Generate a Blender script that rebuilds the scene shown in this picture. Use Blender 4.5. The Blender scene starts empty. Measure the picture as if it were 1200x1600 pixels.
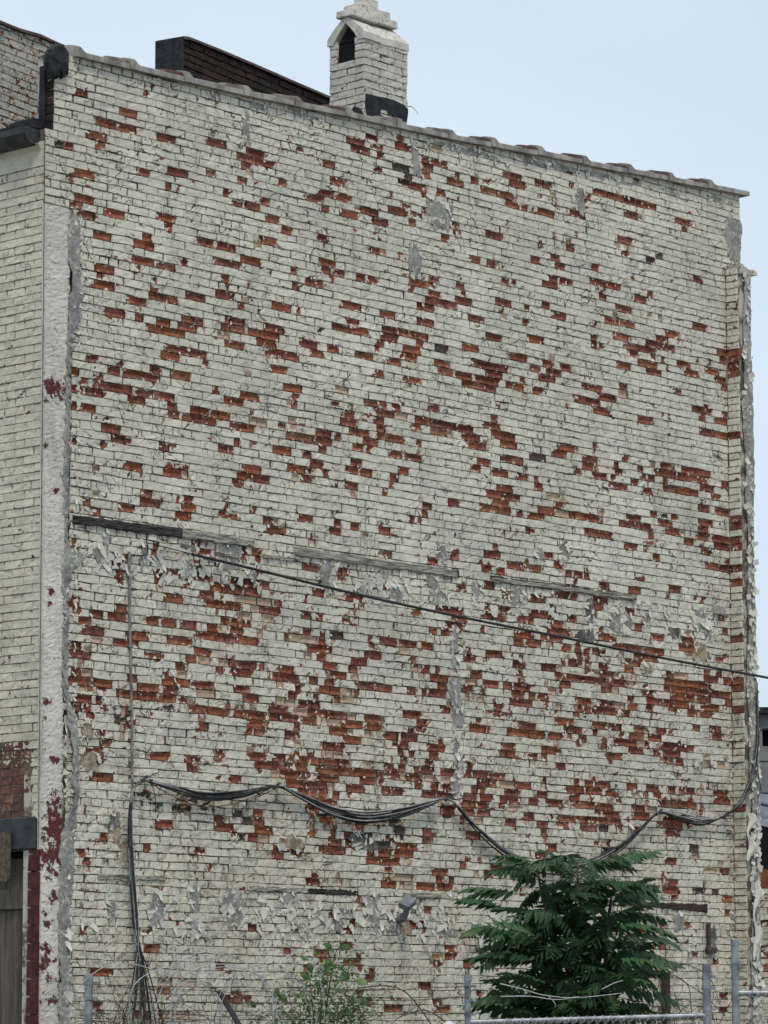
import bpy, math, random
import numpy as np
from mathutils import Vector, Matrix
random.seed(7); rng = np.random.default_rng(7)
R = math.radians
scene = bpy.context.scene
COL = scene.collection

# ------------------------------------------------------------------ camera
F_PX = 5400.0                                  # focal length in photo pixels (1200 x 1600)
PITCH = math.atan(794 / F_PX)
EYE = 1.65
cam_d = bpy.data.cameras.new('camera'); cam = bpy.data.objects.new('camera', cam_d); COL.objects.link(cam)
cam.location = (0, 0, EYE); cam.rotation_euler = (math.pi / 2 + PITCH, 0, 0)
cam_d.sensor_fit = 'VERTICAL'; cam_d.sensor_height = 36; cam_d.lens = 36 * F_PX / 1600
cam_d.clip_start = .5; cam_d.clip_end = 3000
scene.camera = cam

# ------------------------------------------------------------------ sky, sun, exposure
SUN_EL, SUN_AZ = 60, 170                       # azimuth clockwise from +Y
world = bpy.data.worlds.new('World'); scene.world = world; world.use_nodes = True
wn, wl = world.node_tree.nodes, world.node_tree.links
for nd in list(wn): wn.remove(nd)
out = wn.new('ShaderNodeOutputWorld'); mixs = wn.new('ShaderNodeMixShader')
b1 = wn.new('ShaderNodeBackground'); b2 = wn.new('ShaderNodeBackground')
sky = wn.new('ShaderNodeTexSky'); sky.sky_type = 'NISHITA'; sky.sun_disc = False
sky.sun_elevation = R(SUN_EL); sky.sun_rotation = R(SUN_AZ); sky.dust_density = 2; sky.air_density = 1
b1.inputs['Strength'].default_value = .10; wl.new(sky.outputs[0], b1.inputs['Color'])
tc = wn.new('ShaderNodeTexCoord'); cn = wn.new('ShaderNodeTexNoise')
cn.inputs['Scale'].default_value = 3.2; cn.inputs['Detail'].default_value = 5; cn.inputs['Roughness'].default_value = .45
cm = wn.new('ShaderNodeMapping'); cm.inputs['Scale'].default_value = (1, 1, 2.2)
wl.new(tc.outputs['Generated'], cm.inputs[0]); wl.new(cm.outputs[0], cn.inputs['Vector'])
cr = wn.new('ShaderNodeValToRGB'); cr.color_ramp.elements[0].position = .32; cr.color_ramp.elements[1].position = .68
cr.color_ramp.elements[0].color = (.455, .555, .645, 1); cr.color_ramp.elements[1].color = (.555, .650, .735, 1)
wl.new(cn.outputs['Fac'], cr.inputs[0]); wl.new(cr.outputs[0], b2.inputs['Color']); b2.inputs['Strength'].default_value = 1.0
mixs.inputs[0].default_value = .93
wl.new(b1.outputs[0], mixs.inputs[1]); wl.new(b2.outputs[0], mixs.inputs[2]); wl.new(mixs.outputs[0], out.inputs[0])
sd = bpy.data.lights.new('sun', 'SUN'); sun = bpy.data.objects.new('sun', sd); COL.objects.link(sun)
sd.energy = 1.5; sd.angle = R(14); sd.color = (1, .925, .81)
az, el = R(SUN_AZ), R(SUN_EL)
sdir = Vector((math.sin(az) * math.cos(el), math.cos(az) * math.cos(el), math.sin(el)))
sun.rotation_euler = sdir.to_track_quat('Z', 'Y').to_euler()
scene.view_settings.view_transform = 'Standard'; scene.view_settings.look = 'None'
scene.view_settings.exposure = 0.42; scene.view_settings.gamma = 1
scene.view_settings.use_curve_mapping = False

# ------------------------------------------------------------------ surveying: photo pixel -> place
CP, SP = math.cos(PITCH), math.sin(PITCH)
def ray(x, y):
    cx, cy = (x - 600) / F_PX, (800 - y) / F_PX
    return np.array([cx, CP - cy * SP, SP + cy * CP])
class Frame:
    """A building's own axes: u along its wall, v into the building, z up."""
    def __init__(s, px, depth, az):
        a = R(az); s.d = np.array([math.sin(a), math.cos(a)]); s.n = np.array([math.cos(a), -math.sin(a)])
        s.o = (ray(px, 1594) * depth)[:2]; s.ang = math.atan2(s.d[1], s.d[0])
    def front(s, x, y, v=0.0):                 # where the sight line meets the plane v = const
        r = ray(x, y); t = ((s.o @ s.n) - v) / (r[:2] @ s.n); p = r * t
        return float((p[:2] - s.o) @ s.d), float(p[2] + EYE)
    def side(s, x, y, u=0.0):                  # where it meets the plane u = const
        r = ray(x, y); t = ((s.o @ s.d) + u) / (r[:2] @ s.d); p = r * t
        return float(-(p[:2] - s.o) @ s.n), float(p[2] + EYE)
W = Frame(140, 27.0, 42.1)
W.o = W.o + W.d * W.front(70, 1000)[0]         # origin at the building's corner
def at(x, y, Y):                               # on the vertical plane Y = const
    r = ray(x, y); t = Y / r[1]; return Vector((r[0] * t, Y, r[2] * t + EYE))

# ------------------------------------------------------------------ object helpers
def empty(name, loc=(0, 0, 0), rz=0.0, parent=None):
    o = bpy.data.objects.new(name, None); COL.objects.link(o); o.location = loc; o.rotation_euler = (0, 0, rz)
    o.empty_display_size = .2
    if parent: o.parent = parent
    return o
def tag(o, label=None, cat=None, group=None, kind=None):
    if label: o['label'] = label
    if cat: o['category'] = cat
    if group: o['group'] = group
    if kind: o['kind'] = kind
    return o
def frame_root(name, fr, label, cat, group=None):
    return tag(empty(name, (fr.o[0], fr.o[1], 0), fr.ang), label, cat, group)
def mesh(name, V, Fc, mat, parent=None, smooth=False, loc=None, attrs=None, mats=None, mi=None):
    me = bpy.data.meshes.new(name); me.from_pydata([tuple(v) for v in V], [], Fc)
    for m in (mats or [mat]): me.materials.append(m)
    if mi is not None: me.polygons.foreach_set('material_index', mi)
    if smooth: me.polygons.foreach_set('use_smooth', [True] * len(me.polygons))
    for k, a in (attrs or {}).items():
        at_ = me.attributes.new(k, 'FLOAT', 'POINT'); at_.data.foreach_set('value', np.asarray(a, dtype=np.float32))
    me.update()
    o = bpy.data.objects.new(name, me); COL.objects.link(o)
    if parent: o.parent = parent
    if loc is not None: o.location = loc
    return o
class MB:
    """collects shapes for one mesh object"""
    def __init__(s): s.V = []; s.F = []; s.M = []
    def add(s, V, Fc, m=0):
        b = len(s.V); s.V += [tuple(v) for v in V]; s.F += [[i + b for i in f] for f in Fc]; s.M += [m] * len(Fc)
    def box(s, x0, x1, y0, y1, z0, z1, m=0, j=0.0):
        J = lambda: random.uniform(-j, j)
        V = [(x + J(), y + J(), z + J()) for z in (z0, z1) for x, y in ((x0, y0), (x1, y0), (x1, y1), (x0, y1))]
        s.add(V, [(0, 3, 2, 1), (4, 5, 6, 7), (0, 1, 5, 4), (1, 2, 6, 5), (2, 3, 7, 6), (3, 0, 4, 7)], m)
    def tube(s, pts, r, n=6, m=0, r2=None):
        pts = [Vector(p) for p in pts]; V = []; L = len(pts)
        up = Vector((0, 0, 1))
        for i, p in enumerate(pts):
            t = (pts[min(i + 1, L - 1)] - pts[max(i - 1, 0)])
            if t.length < 1e-9: t = Vector((1, 0, 0))
            t.normalize(); a = t.cross(up if abs(t.z) < .95 else Vector((0, 1, 0))).normalized(); b = t.cross(a)
            rr = r if r2 is None else r + (r2 - r) * i / max(1, L - 1)
            V += [p + (a * math.cos(k * 2 * math.pi / n) + b * math.sin(k * 2 * math.pi / n)) * rr for k in range(n)]
        Fc = [(i * n + k, i * n + (k + 1) % n, (i + 1) * n + (k + 1) % n, (i + 1) * n + k) for i in range(L - 1) for k in range(n)]
        Fc += [list(range(n))[::-1], [(L - 1) * n + k for k in range(n)]]
        s.add(V, Fc, m)
    def prism(s, poly, y0, y1, m=0, axis=1):   # poly in (u,z), extruded along v
        n = len(poly); V = [(a, y0, b) for a, b in poly] + [(a, y1, b) for a, b in poly]
        if axis == 0: V = [(y0, a, b) for a, b in poly] + [(y1, a, b) for a, b in poly]
        s.add(V, [list(range(n)), list(range(2 * n - 1, n - 1, -1))] + [(i, i + n, (i + 1) % n + n, (i + 1) % n) for i in range(n)], m)
    def build(s, name, mat, parent=None, smooth=False, loc=None):
        ms = mat if isinstance(mat, (list, tuple)) else [mat]
        return mesh(name, s.V, s.F, None, parent, smooth, loc, mats=ms, mi=s.M)
def spline(P, n=8):
    P = [Vector(p) for p in P]; Q = [P[0] * 2 - P[1]] + P + [P[-1] * 2 - P[-2]]; out = []
    for i in range(1, len(Q) - 2):
        a, b, c, d = Q[i - 1:i + 3]
        for k in range(n):
            t = k / n
            out.append(.5 * ((2 * b) + (c - a) * t + (2 * a - 5 * b + 4 * c - d) * t * t + (3 * b - a - 3 * c + d) * t ** 3))
    return out + [P[-1]]

# ------------------------------------------------------------------ materials
class NT:
    def __init__(s, name):
        s.m = bpy.data.materials.new(name); s.m.use_nodes = True; s.n = s.m.node_tree.nodes; s.l = s.m.node_tree.links
        s.b = s.n['Principled BSDF']; s.b.inputs['Roughness'].default_value = .9
        try: s.b.inputs['Specular IOR Level'].default_value = .25
        except Exception: pass
        s.pos = s.n.new('ShaderNodeNewGeometry').outputs['Position']
    def val(s, x, sock):
        if hasattr(x, 'links'): s.l.new(x, sock)
        else: sock.default_value = x
    def noise(s, scale, detail=3, rough=.5, vec=None, dist=0, out='Fac', stretch=None):
        v = vec or s.pos
        if stretch:
            mp = s.n.new('ShaderNodeMapping'); mp.inputs['Scale'].default_value = stretch; s.l.new(v, mp.inputs[0]); v = mp.outputs[0]
        t = s.n.new('ShaderNodeTexNoise'); s.l.new(v, t.inputs['Vector'])
        t.inputs['Scale'].default_value = scale; t.inputs['Detail'].default_value = detail
        t.inputs['Roughness'].default_value = rough; t.inputs['Distortion'].default_value = dist
        return t.outputs[out]
    def math(s, op, a, b=0.0, c=None, clamp=False):
        t = s.n.new('ShaderNodeMath'); t.operation = op; t.use_clamp = clamp; s.val(a, t.inputs[0]); s.val(b, t.inputs[1])
        if c is not None: s.val(c, t.inputs[2])
        return t.outputs[0]
    def step(s, x, a, b):
        t = s.n.new('ShaderNodeMapRange'); t.interpolation_type = 'SMOOTHSTEP'; s.val(x, t.inputs['Value'])
        t.inputs['From Min'].default_value = a; t.inputs['From Max'].default_value = b; return t.outputs[0]
    def mix(s, f, a, b):
        t = s.n.new('ShaderNodeMix'); t.data_type = 'RGBA'; s.val(f, t.inputs[0])
        for x, k in ((a, 6), (b, 7)):
            if hasattr(x, 'links'): s.l.new(x, t.inputs[k])
            else: t.inputs[k].default_value = (*x, 1)
        return t.outputs[2]
    def attr(s, name):
        t = s.n.new('ShaderNodeAttribute'); t.attribute_name = name; return t.outputs['Fac']
    def bump(s, h, dist=.004, strength=.8, prev=None):
        t = s.n.new('ShaderNodeBump'); t.inputs['Distance'].default_value = dist; t.inputs['Strength'].default_value = strength
        s.l.new(h, t.inputs['Height'])
        if prev: s.l.new(prev, t.inputs['Normal'])
        return t.outputs[0]
    def done(s, col, bump=None, rough=None):
        if hasattr(col, 'links'): s.l.new(col, s.b.inputs['Base Color'])
        else: s.b.inputs['Base Color'].default_value = (*col, 1)
        if bump: s.l.new(bump, s.b.inputs['Normal'])
        if rough is not None: s.val(rough, s.b.inputs['Roughness'])
        return s.m
def squiggles(t, scale, width, lo, hi, seed=0.0):
    # thin curved lines where a lifted film of paint has split
    mp = t.n.new('ShaderNodeMapping'); mp.inputs['Location'].default_value = (seed, -seed, seed * 2); t.l.new(t.pos, mp.inputs[0])
    f = t.noise(scale, 1.6, .5, vec=mp.outputs[0], dist=1.6)
    ln = t.math('SUBTRACT', 1.0, t.step(t.math('ABSOLUTE', t.math('SUBTRACT', f, .5)), 0, width))
    return t.math('MULTIPLY', ln, t.step(t.noise(5.5, 4, .65, vec=mp.outputs[0]), lo, hi))
def cracks(t, scale, width, lo, hi, seed=0.0):
    dn = t.noise(5, 3, .5, out='Color'); vm = t.n.new('ShaderNodeVectorMath'); vm.operation = 'MULTIPLY_ADD'
    t.l.new(dn, vm.inputs[0]); vm.inputs[1].default_value = (.16, .16, .16); t.l.new(t.pos, vm.inputs[2])
    vo = t.n.new('ShaderNodeTexVoronoi'); vo.feature = 'DISTANCE_TO_EDGE'; vo.inputs['Scale'].default_value = scale
    mp = t.n.new('ShaderNodeMapping'); mp.inputs['Location'].default_value = (seed, seed, seed); t.l.new(vm.outputs[0], mp.inputs[0])
    t.l.new(mp.outputs[0], vo.inputs['Vector'])
    ln = t.math('SUBTRACT', 1.0, t.step(vo.outputs['Distance'], 0, width * scale))
    return t.math('MULTIPLY', ln, t.step(t.noise(2.3, 4, .6), lo, hi))
def painted_masonry(name, reds=((.270, .070, .030), (.060, .021, .016), (.34, .125, .065)), paint_a=(.75, .72, .62), paint_b=(.60, .575, .49), chips=.69, crack=.7):
    t = NT(name)
    rnd = t.attr('rnd'); peel = t.attr('peel'); tone = t.attr('tone')
    n1, n2 = t.noise(42, 5, .65), t.noise(15, 2, .5, dist=.8)
    pv = t.math('ADD', peel, t.math('ADD', t.math('MULTIPLY', t.math('SUBTRACT', n1, .5), .85), t.math('MULTIPLY', t.math('SUBTRACT', n2, .5), 1.55)))
    mask = t.step(pv, .47, .53)
    sep = t.n.new('ShaderNodeSeparateXYZ'); t.l.new(t.pos, sep.inputs[0])
    low = t.math('SUBTRACT', 1.0, t.step(sep.outputs['Z'], 2.5, 6.5))
    chip = t.step(t.math('ADD', t.noise(24, 5, .72, dist=.6), t.math('MULTIPLY', low, .060)), chips, chips + .03)
    mask = t.math('MAXIMUM', mask, chip)
    col = t.mix(t.step(t.noise(1.1, 5, .6), .3, .7), paint_a, paint_b)
    col = t.mix(t.math('MULTIPLY', t.step(t.noise(14, 6, .75), .45, .8), .55), col, (.40, .385, .32))
    col = t.mix(t.math('MULTIPLY', t.step(t.noise(6, 4, .6, stretch=(1, 1, .12)), .52, .75), .5), col, (.36, .335, .27))
    col = t.mix(t.math('MULTIPLY', rnd, .22), col, (.42, .42, .36))
    c1 = squiggles(t, 3.4, .009, .44, .52); c2 = t.math('MULTIPLY', squiggles(t, 8, .014, .53, .60, 3.7), .8)
    ck = t.math('MULTIPLY', t.math('MAXIMUM', c1, c2), crack * 1.7, clamp=True)
    col = t.mix(ck, col, (.085, .065, .05))
    nr = t.noise(30, 6, .7)
    rc = t.mix(rnd, reds[0], reds[1])
    rc = t.mix(t.step(nr, .35, .75), rc, reds[2])
    rc = t.mix(t.math('MULTIPLY', t.step(t.noise(1.6, 5, .7), .42, .62), .6), rc, (.095, .024, .019))
    rc = t.mix(t.math('MULTIPLY', t.step(t.noise(70, 4, .7), .5, .7), .7), rc, (.10, .035, .028))
    tan = t.mix(nr, (.33, .19, .12), (.52, .43, .33))
    dark = t.mix(nr, (.035, .03, .028), (.12, .075, .06))
    rc = t.mix(t.math('MULTIPLY', t.step(t.noise(4.5, 6, .75), .50, .66), .65), rc, (.33, .175, .115))
    rc = t.mix(t.step(tone, .2, .4), rc, tan); rc = t.mix(t.step(tone, .6, .8), rc, dark)
    # thin paint left on the bare clay
    rc = t.mix(t.math('MULTIPLY', t.step(t.noise(38, 5, .7, dist=1.0), .58, .66), .5), rc, (.45, .33, .25))
    col = t.mix(t.math('MULTIPLY', t.math('MULTIPLY', t.step(t.noise(1.7, 5, .65), .35, .65), low), .34), col, (.60, .53, .38))
    col = t.mix(t.math('MULTIPLY', t.step(t.noise(3.1, 6, .72), .54, .70), .38), col, (.27, .25, .20))
    col = t.mix(t.math('MULTIPLY', t.math('MULTIPLY', t.step(t.noise(5.5, 7, .78, dist=.5), .50, .64), low), .62), col, (.20, .175, .14))
    halo = t.math('MULTIPLY', t.step(pv, .18, .46), t.step(t.noise(9, 4, .6), .42, .6))
    col = t.mix(t.math('MULTIPLY', halo, .50), col, (.47, .34, .25))
    edge = t.math('MULTIPLY', t.step(pv, .40, .47), t.math('SUBTRACT', 1.0, mask))
    col = t.mix(t.math('MULTIPLY', edge, .55), col, (.72, .71, .64))
    fin = t.mix(mask, col, rc)
    hgt = t.math('SUBTRACT', t.math('MULTIPLY', t.noise(55, 5, .6), .35), t.math('MULTIPLY', mask, .8))
    hgt = t.math('SUBTRACT', hgt, ck)
    hgt = t.math('ADD', hgt, t.math('MULTIPLY', t.noise(13, 3, .5), .9))
    return t.done(fin, t.bump(hgt, .008, 1.0), .85)
def simple(name, a, b=None, scale=8, rough=.85, bumpd=.003, bs=40, stretch=None, metallic=0.0, lo=.35, hi=.65):
    t = NT(name); t.b.inputs['Metallic'].default_value = metallic
    col = t.mix(t.step(t.noise(scale, 5, .65, stretch=stretch), lo, hi), a, b or a)
    return t.done(col, t.bump(t.noise(bs, 5, .6, stretch=stretch), bumpd, .8) if bumpd else None, rough)
M_PAINT = painted_masonry('peeling_paint_on_brick')
M_CHIM = painted_masonry('chimney_paint', paint_a=(.66, .635, .57), paint_b=(.50, .48, .44), crack=.35, chips=.74)
M_FACADE = painted_masonry('cream_paint_on_brick', ((.13, .065, .045), (.075, .045, .035), (.19, .12, .085)), (.72, .68, .54), (.60, .565, .45), crack=.22, chips=.76)
M_ROUGHW = painted_masonry('worn_paint_on_rear_wall', paint_a=(.56, .54, .46), paint_b=(.38, .36, .31), crack=.58, chips=.60)
M_SOOT = simple('sooty_brick', (.016, .013, .013), (.050, .026, .021), 9, .9, .005)
def mortar(name, a, b, paint, lo=.45, hi=.60):
    t = NT(name)
    c = t.mix(t.noise(20, 4, .6), a, b); c = t.mix(t.step(t.noise(6, 5, .65), lo, hi), c, paint)
    return t.done(c, t.bump(t.noise(60, 4, .6), .004, .8), .95)
M_MORTAR = mortar('wall_mortar', (.085, .065, .05), (.20, .155, .12), (.50, .475, .40), .44, .56)
M_MORTARF = mortar('facade_mortar', (.22, .19, .15), (.30, .26, .2), (.42, .40, .32), .35, .5)
M_MORTARD = simple('sooty_mortar', (.09, .075, .06), (.16, .14, .11), 30)
t = NT('grey_cement_render')
c = t.mix(t.step(t.noise(6, 6, .7), .35, .65), (.20, .197, .185), (.36, .352, .325))
c = t.mix(t.step(t.noise(19, 6, .75, dist=.8), .585, .60), c, (.66, .635, .55))
c = t.mix(t.math('MULTIPLY', squiggles(t, 7, .012, .48, .56, 5.0), .8), c, (.09, .08, .07))
M_PLASTER = t.done(c, t.bump(t.math('ADD', t.noise(25, 6, .7), t.noise(6, 4, .6)), .008, 1.0), .95)
M_PLASTERD = simple('dark_stained_render', (.07, .07, .068), (.22, .21, .19), 9, .95, .006, 25)
M_TANM = simple('bare_tan_mortar', (.22, .165, .11), (.42, .34, .25), 14, .95, .012, 30)
t = NT('flaking_corner_paint')
mk = t.math('MULTIPLY', t.step(t.math('ADD', t.noise(16, 8, .78), t.math('MULTIPLY', t.attr('peel'), .17)), .635, .65), 1.0)
c = t.mix(t.step(t.noise(2.5, 5, .6), .35, .65), (.68, .655, .585), (.55, .53, .465))
c = t.mix(t.math('MULTIPLY', t.step(t.noise(20, 6, .75), .5, .7), .35), c, (.36, .32, .27))
c = t.mix(t.math('MULTIPLY', t.step(t.noise(3.3, 6, .75, stretch=(1, 1, .3)), .46, .66), .55), c, (.33, .315, .28))
c = t.mix(t.math('MULTIPLY', squiggles(t, 9, .02, .45, .55, 2.0), .7), c, (.14, .11, .09))
c = t.mix(mk, c, t.mix(t.noise(30, 4, .6), (.065, .014, .015), (.15, .045, .038)))
M_STRIP = t.done(c, t.bump(t.math('ADD', t.math('MULTIPLY', t.noise(26, 5, .6), .9), t.math('MULTIPLY', mk, -.5)), .008, 1.0), .8)
t = NT('white_paint_flake'); c = t.mix(t.noise(20, 4), (.72, .70, .62), (.52, .50, .44)); M_FLAKE = t.done(c, t.bump(t.noise(60, 3), .002, .6), .8)
M_COPE = simple('weathered_coping_glaze', (.19, .175, .165), (.40, .38, .34), 7, .6, .003, 40, stretch=(1, 1, .5))
M_COPEG = simple('grey_coping_clay', (.10, .075, .07), (.24, .20, .18), 9, .6, .003)
M_COPED = simple('dark_red_coping_clay', (.055, .019, .019), (.12, .055, .048), 10, .5, .003)
M_TAR = simple('black_roofing_tar', (.007, .0075, .009), (.026, .028, .034), 12, .62, .012, 14)
t = NT('old_grey_timber')
c = t.mix(t.step(t.noise(5, 6, .7, stretch=(1, 1, 14)), .35, .65), (.11, .10, .085), (.47, .455, .39))
M_WOOD = t.done(c, t.bump(t.noise(9, 5, .7, stretch=(1, 1, 16)), .01, 1.0), .9)
t = NT('charred_timber')
c = t.mix(t.step(t.noise(6, 6, .7, stretch=(1, 1, 14)), .35, .7), (.010, .010, .011), (.10, .095, .09))
M_WOODD = t.done(c, t.bump(t.noise(9, 5, .7, stretch=(1, 1, 16)), .012, 1.0), .85)
t = NT('brown_timber')
c = t.mix(t.step(t.noise(6, 5, .7, stretch=(1, 1, 14)), .35, .7), (.025, .018, .015), (.085, .052, .04))
M_WOODB = t.done(c, t.bump(t.noise(9, 5, .7, stretch=(1, 1, 16)), .008, 1.0), .85)
t = NT('door_boards')
c = t.mix(t.step(t.noise(11, 6, .7, stretch=(1, 1, .06)), .35, .68), (.045, .038, .033), (.17, .145, .12))
M_DOOR = t.done(c, t.bump(t.noise(14, 5, .7, stretch=(1, 1, .06)), .006, 1.0), .85)
M_SLATE = simple('dark_slate_lintel', (.030, .035, .042), (.06, .066, .074), 5, .75, .004)
M_BROWNB = painted_masonry('brown_brick', crack=.1)
M_DARKRED = simple('dark_red_paint', (.055, .014, .014), (.11, .03, .027), 12, .7)
M_CABLE = simple('cable_sheath', (.015, .015, .016), (.05, .05, .052), 20, .6, 0)
M_CABLEG = simple('grey_cable_sheath', (.20, .20, .20), (.38, .38, .37), 20, .55, 0)
M_STEEL = simple('galvanised_steel', (.17, .182, .20), (.36, .38, .405), 9, .42, .001, 60, metallic=.55)
M_WIRE = simple('bright_wire', (.28, .29, .30), (.45, .46, .47), 30, .5, 0, metallic=.2)
M_RUSTW = simple('rusty_wire', (.035, .028, .024), (.12, .08, .06), 20, .8, 0)
M_PIPE = simple('grey_conduit', (.13, .12, .11), (.30, .28, .25), 12, .6, 0)
M_LAMP = simple('blue_grey_lamp_enamel', (.14, .155, .175), (.20, .215, .235), 6, .45, .001)
M_BARK = simple('young_bark', (.045, .038, .03), (.11, .09, .07), 25, .9, .004)
def leafmat(name, a, b, rough=.5):
    t = NT(name); oi = t.n.new('ShaderNodeObjectInfo')
    c = t.mix(t.noise(7, 3, .6), a, b)
    c = t.mix(t.math('MULTIPLY', t.attr('rnd'), .6), c, b)
    c = t.mix(t.math('MULTIPLY', t.step(oi.outputs['Random'], .55, 1.0), .7), c, tuple(q * 1.5 for q in b))
    t.b.inputs['Specular IOR Level'].default_value = .35
    m = t.done(c, None, rough)
    tr = t.n.new('ShaderNodeBsdfTranslucent'); t.l.new(c, tr.inputs[0]); mx = t.n.new('ShaderNodeMixShader'); mx.inputs[0].default_value = .22
    o = [x for x in t.n if x.type == 'OUTPUT_MATERIAL'][0]
    t.l.new(t.b.outputs[0], mx.inputs[1]); t.l.new(tr.outputs[0], mx.inputs[2]); t.l.new(mx.outputs[0], o.inputs[0])
    return m
M_LEAF = leafmat('ailanthus_leaf', (.014, .042, .022), (.045, .105, .038))
M_LEAF2 = leafmat('shrub_leaf', (.035, .085, .028), (.09, .17, .05))
M_GROUND = simple('gravelly_soil', (.10, .09, .07), (.17, .15, .12), 3, .95, .02, 30)
M_GRASS = leafmat('grass_blade', (.05, .09, .025), (.10, .15, .04), .7)
M_BLOCK = simple('grey_block', (.15, .155, .165), (.21, .215, .225), 4, .9)
M_DARK = simple('black_void', (.006, .006, .007), None, 3, .9, 0)
M_TARP = simple('blue_grey_tarp', (.12, .14, .17), (.20, .225, .26), 4, .5, .01, 8)

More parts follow.
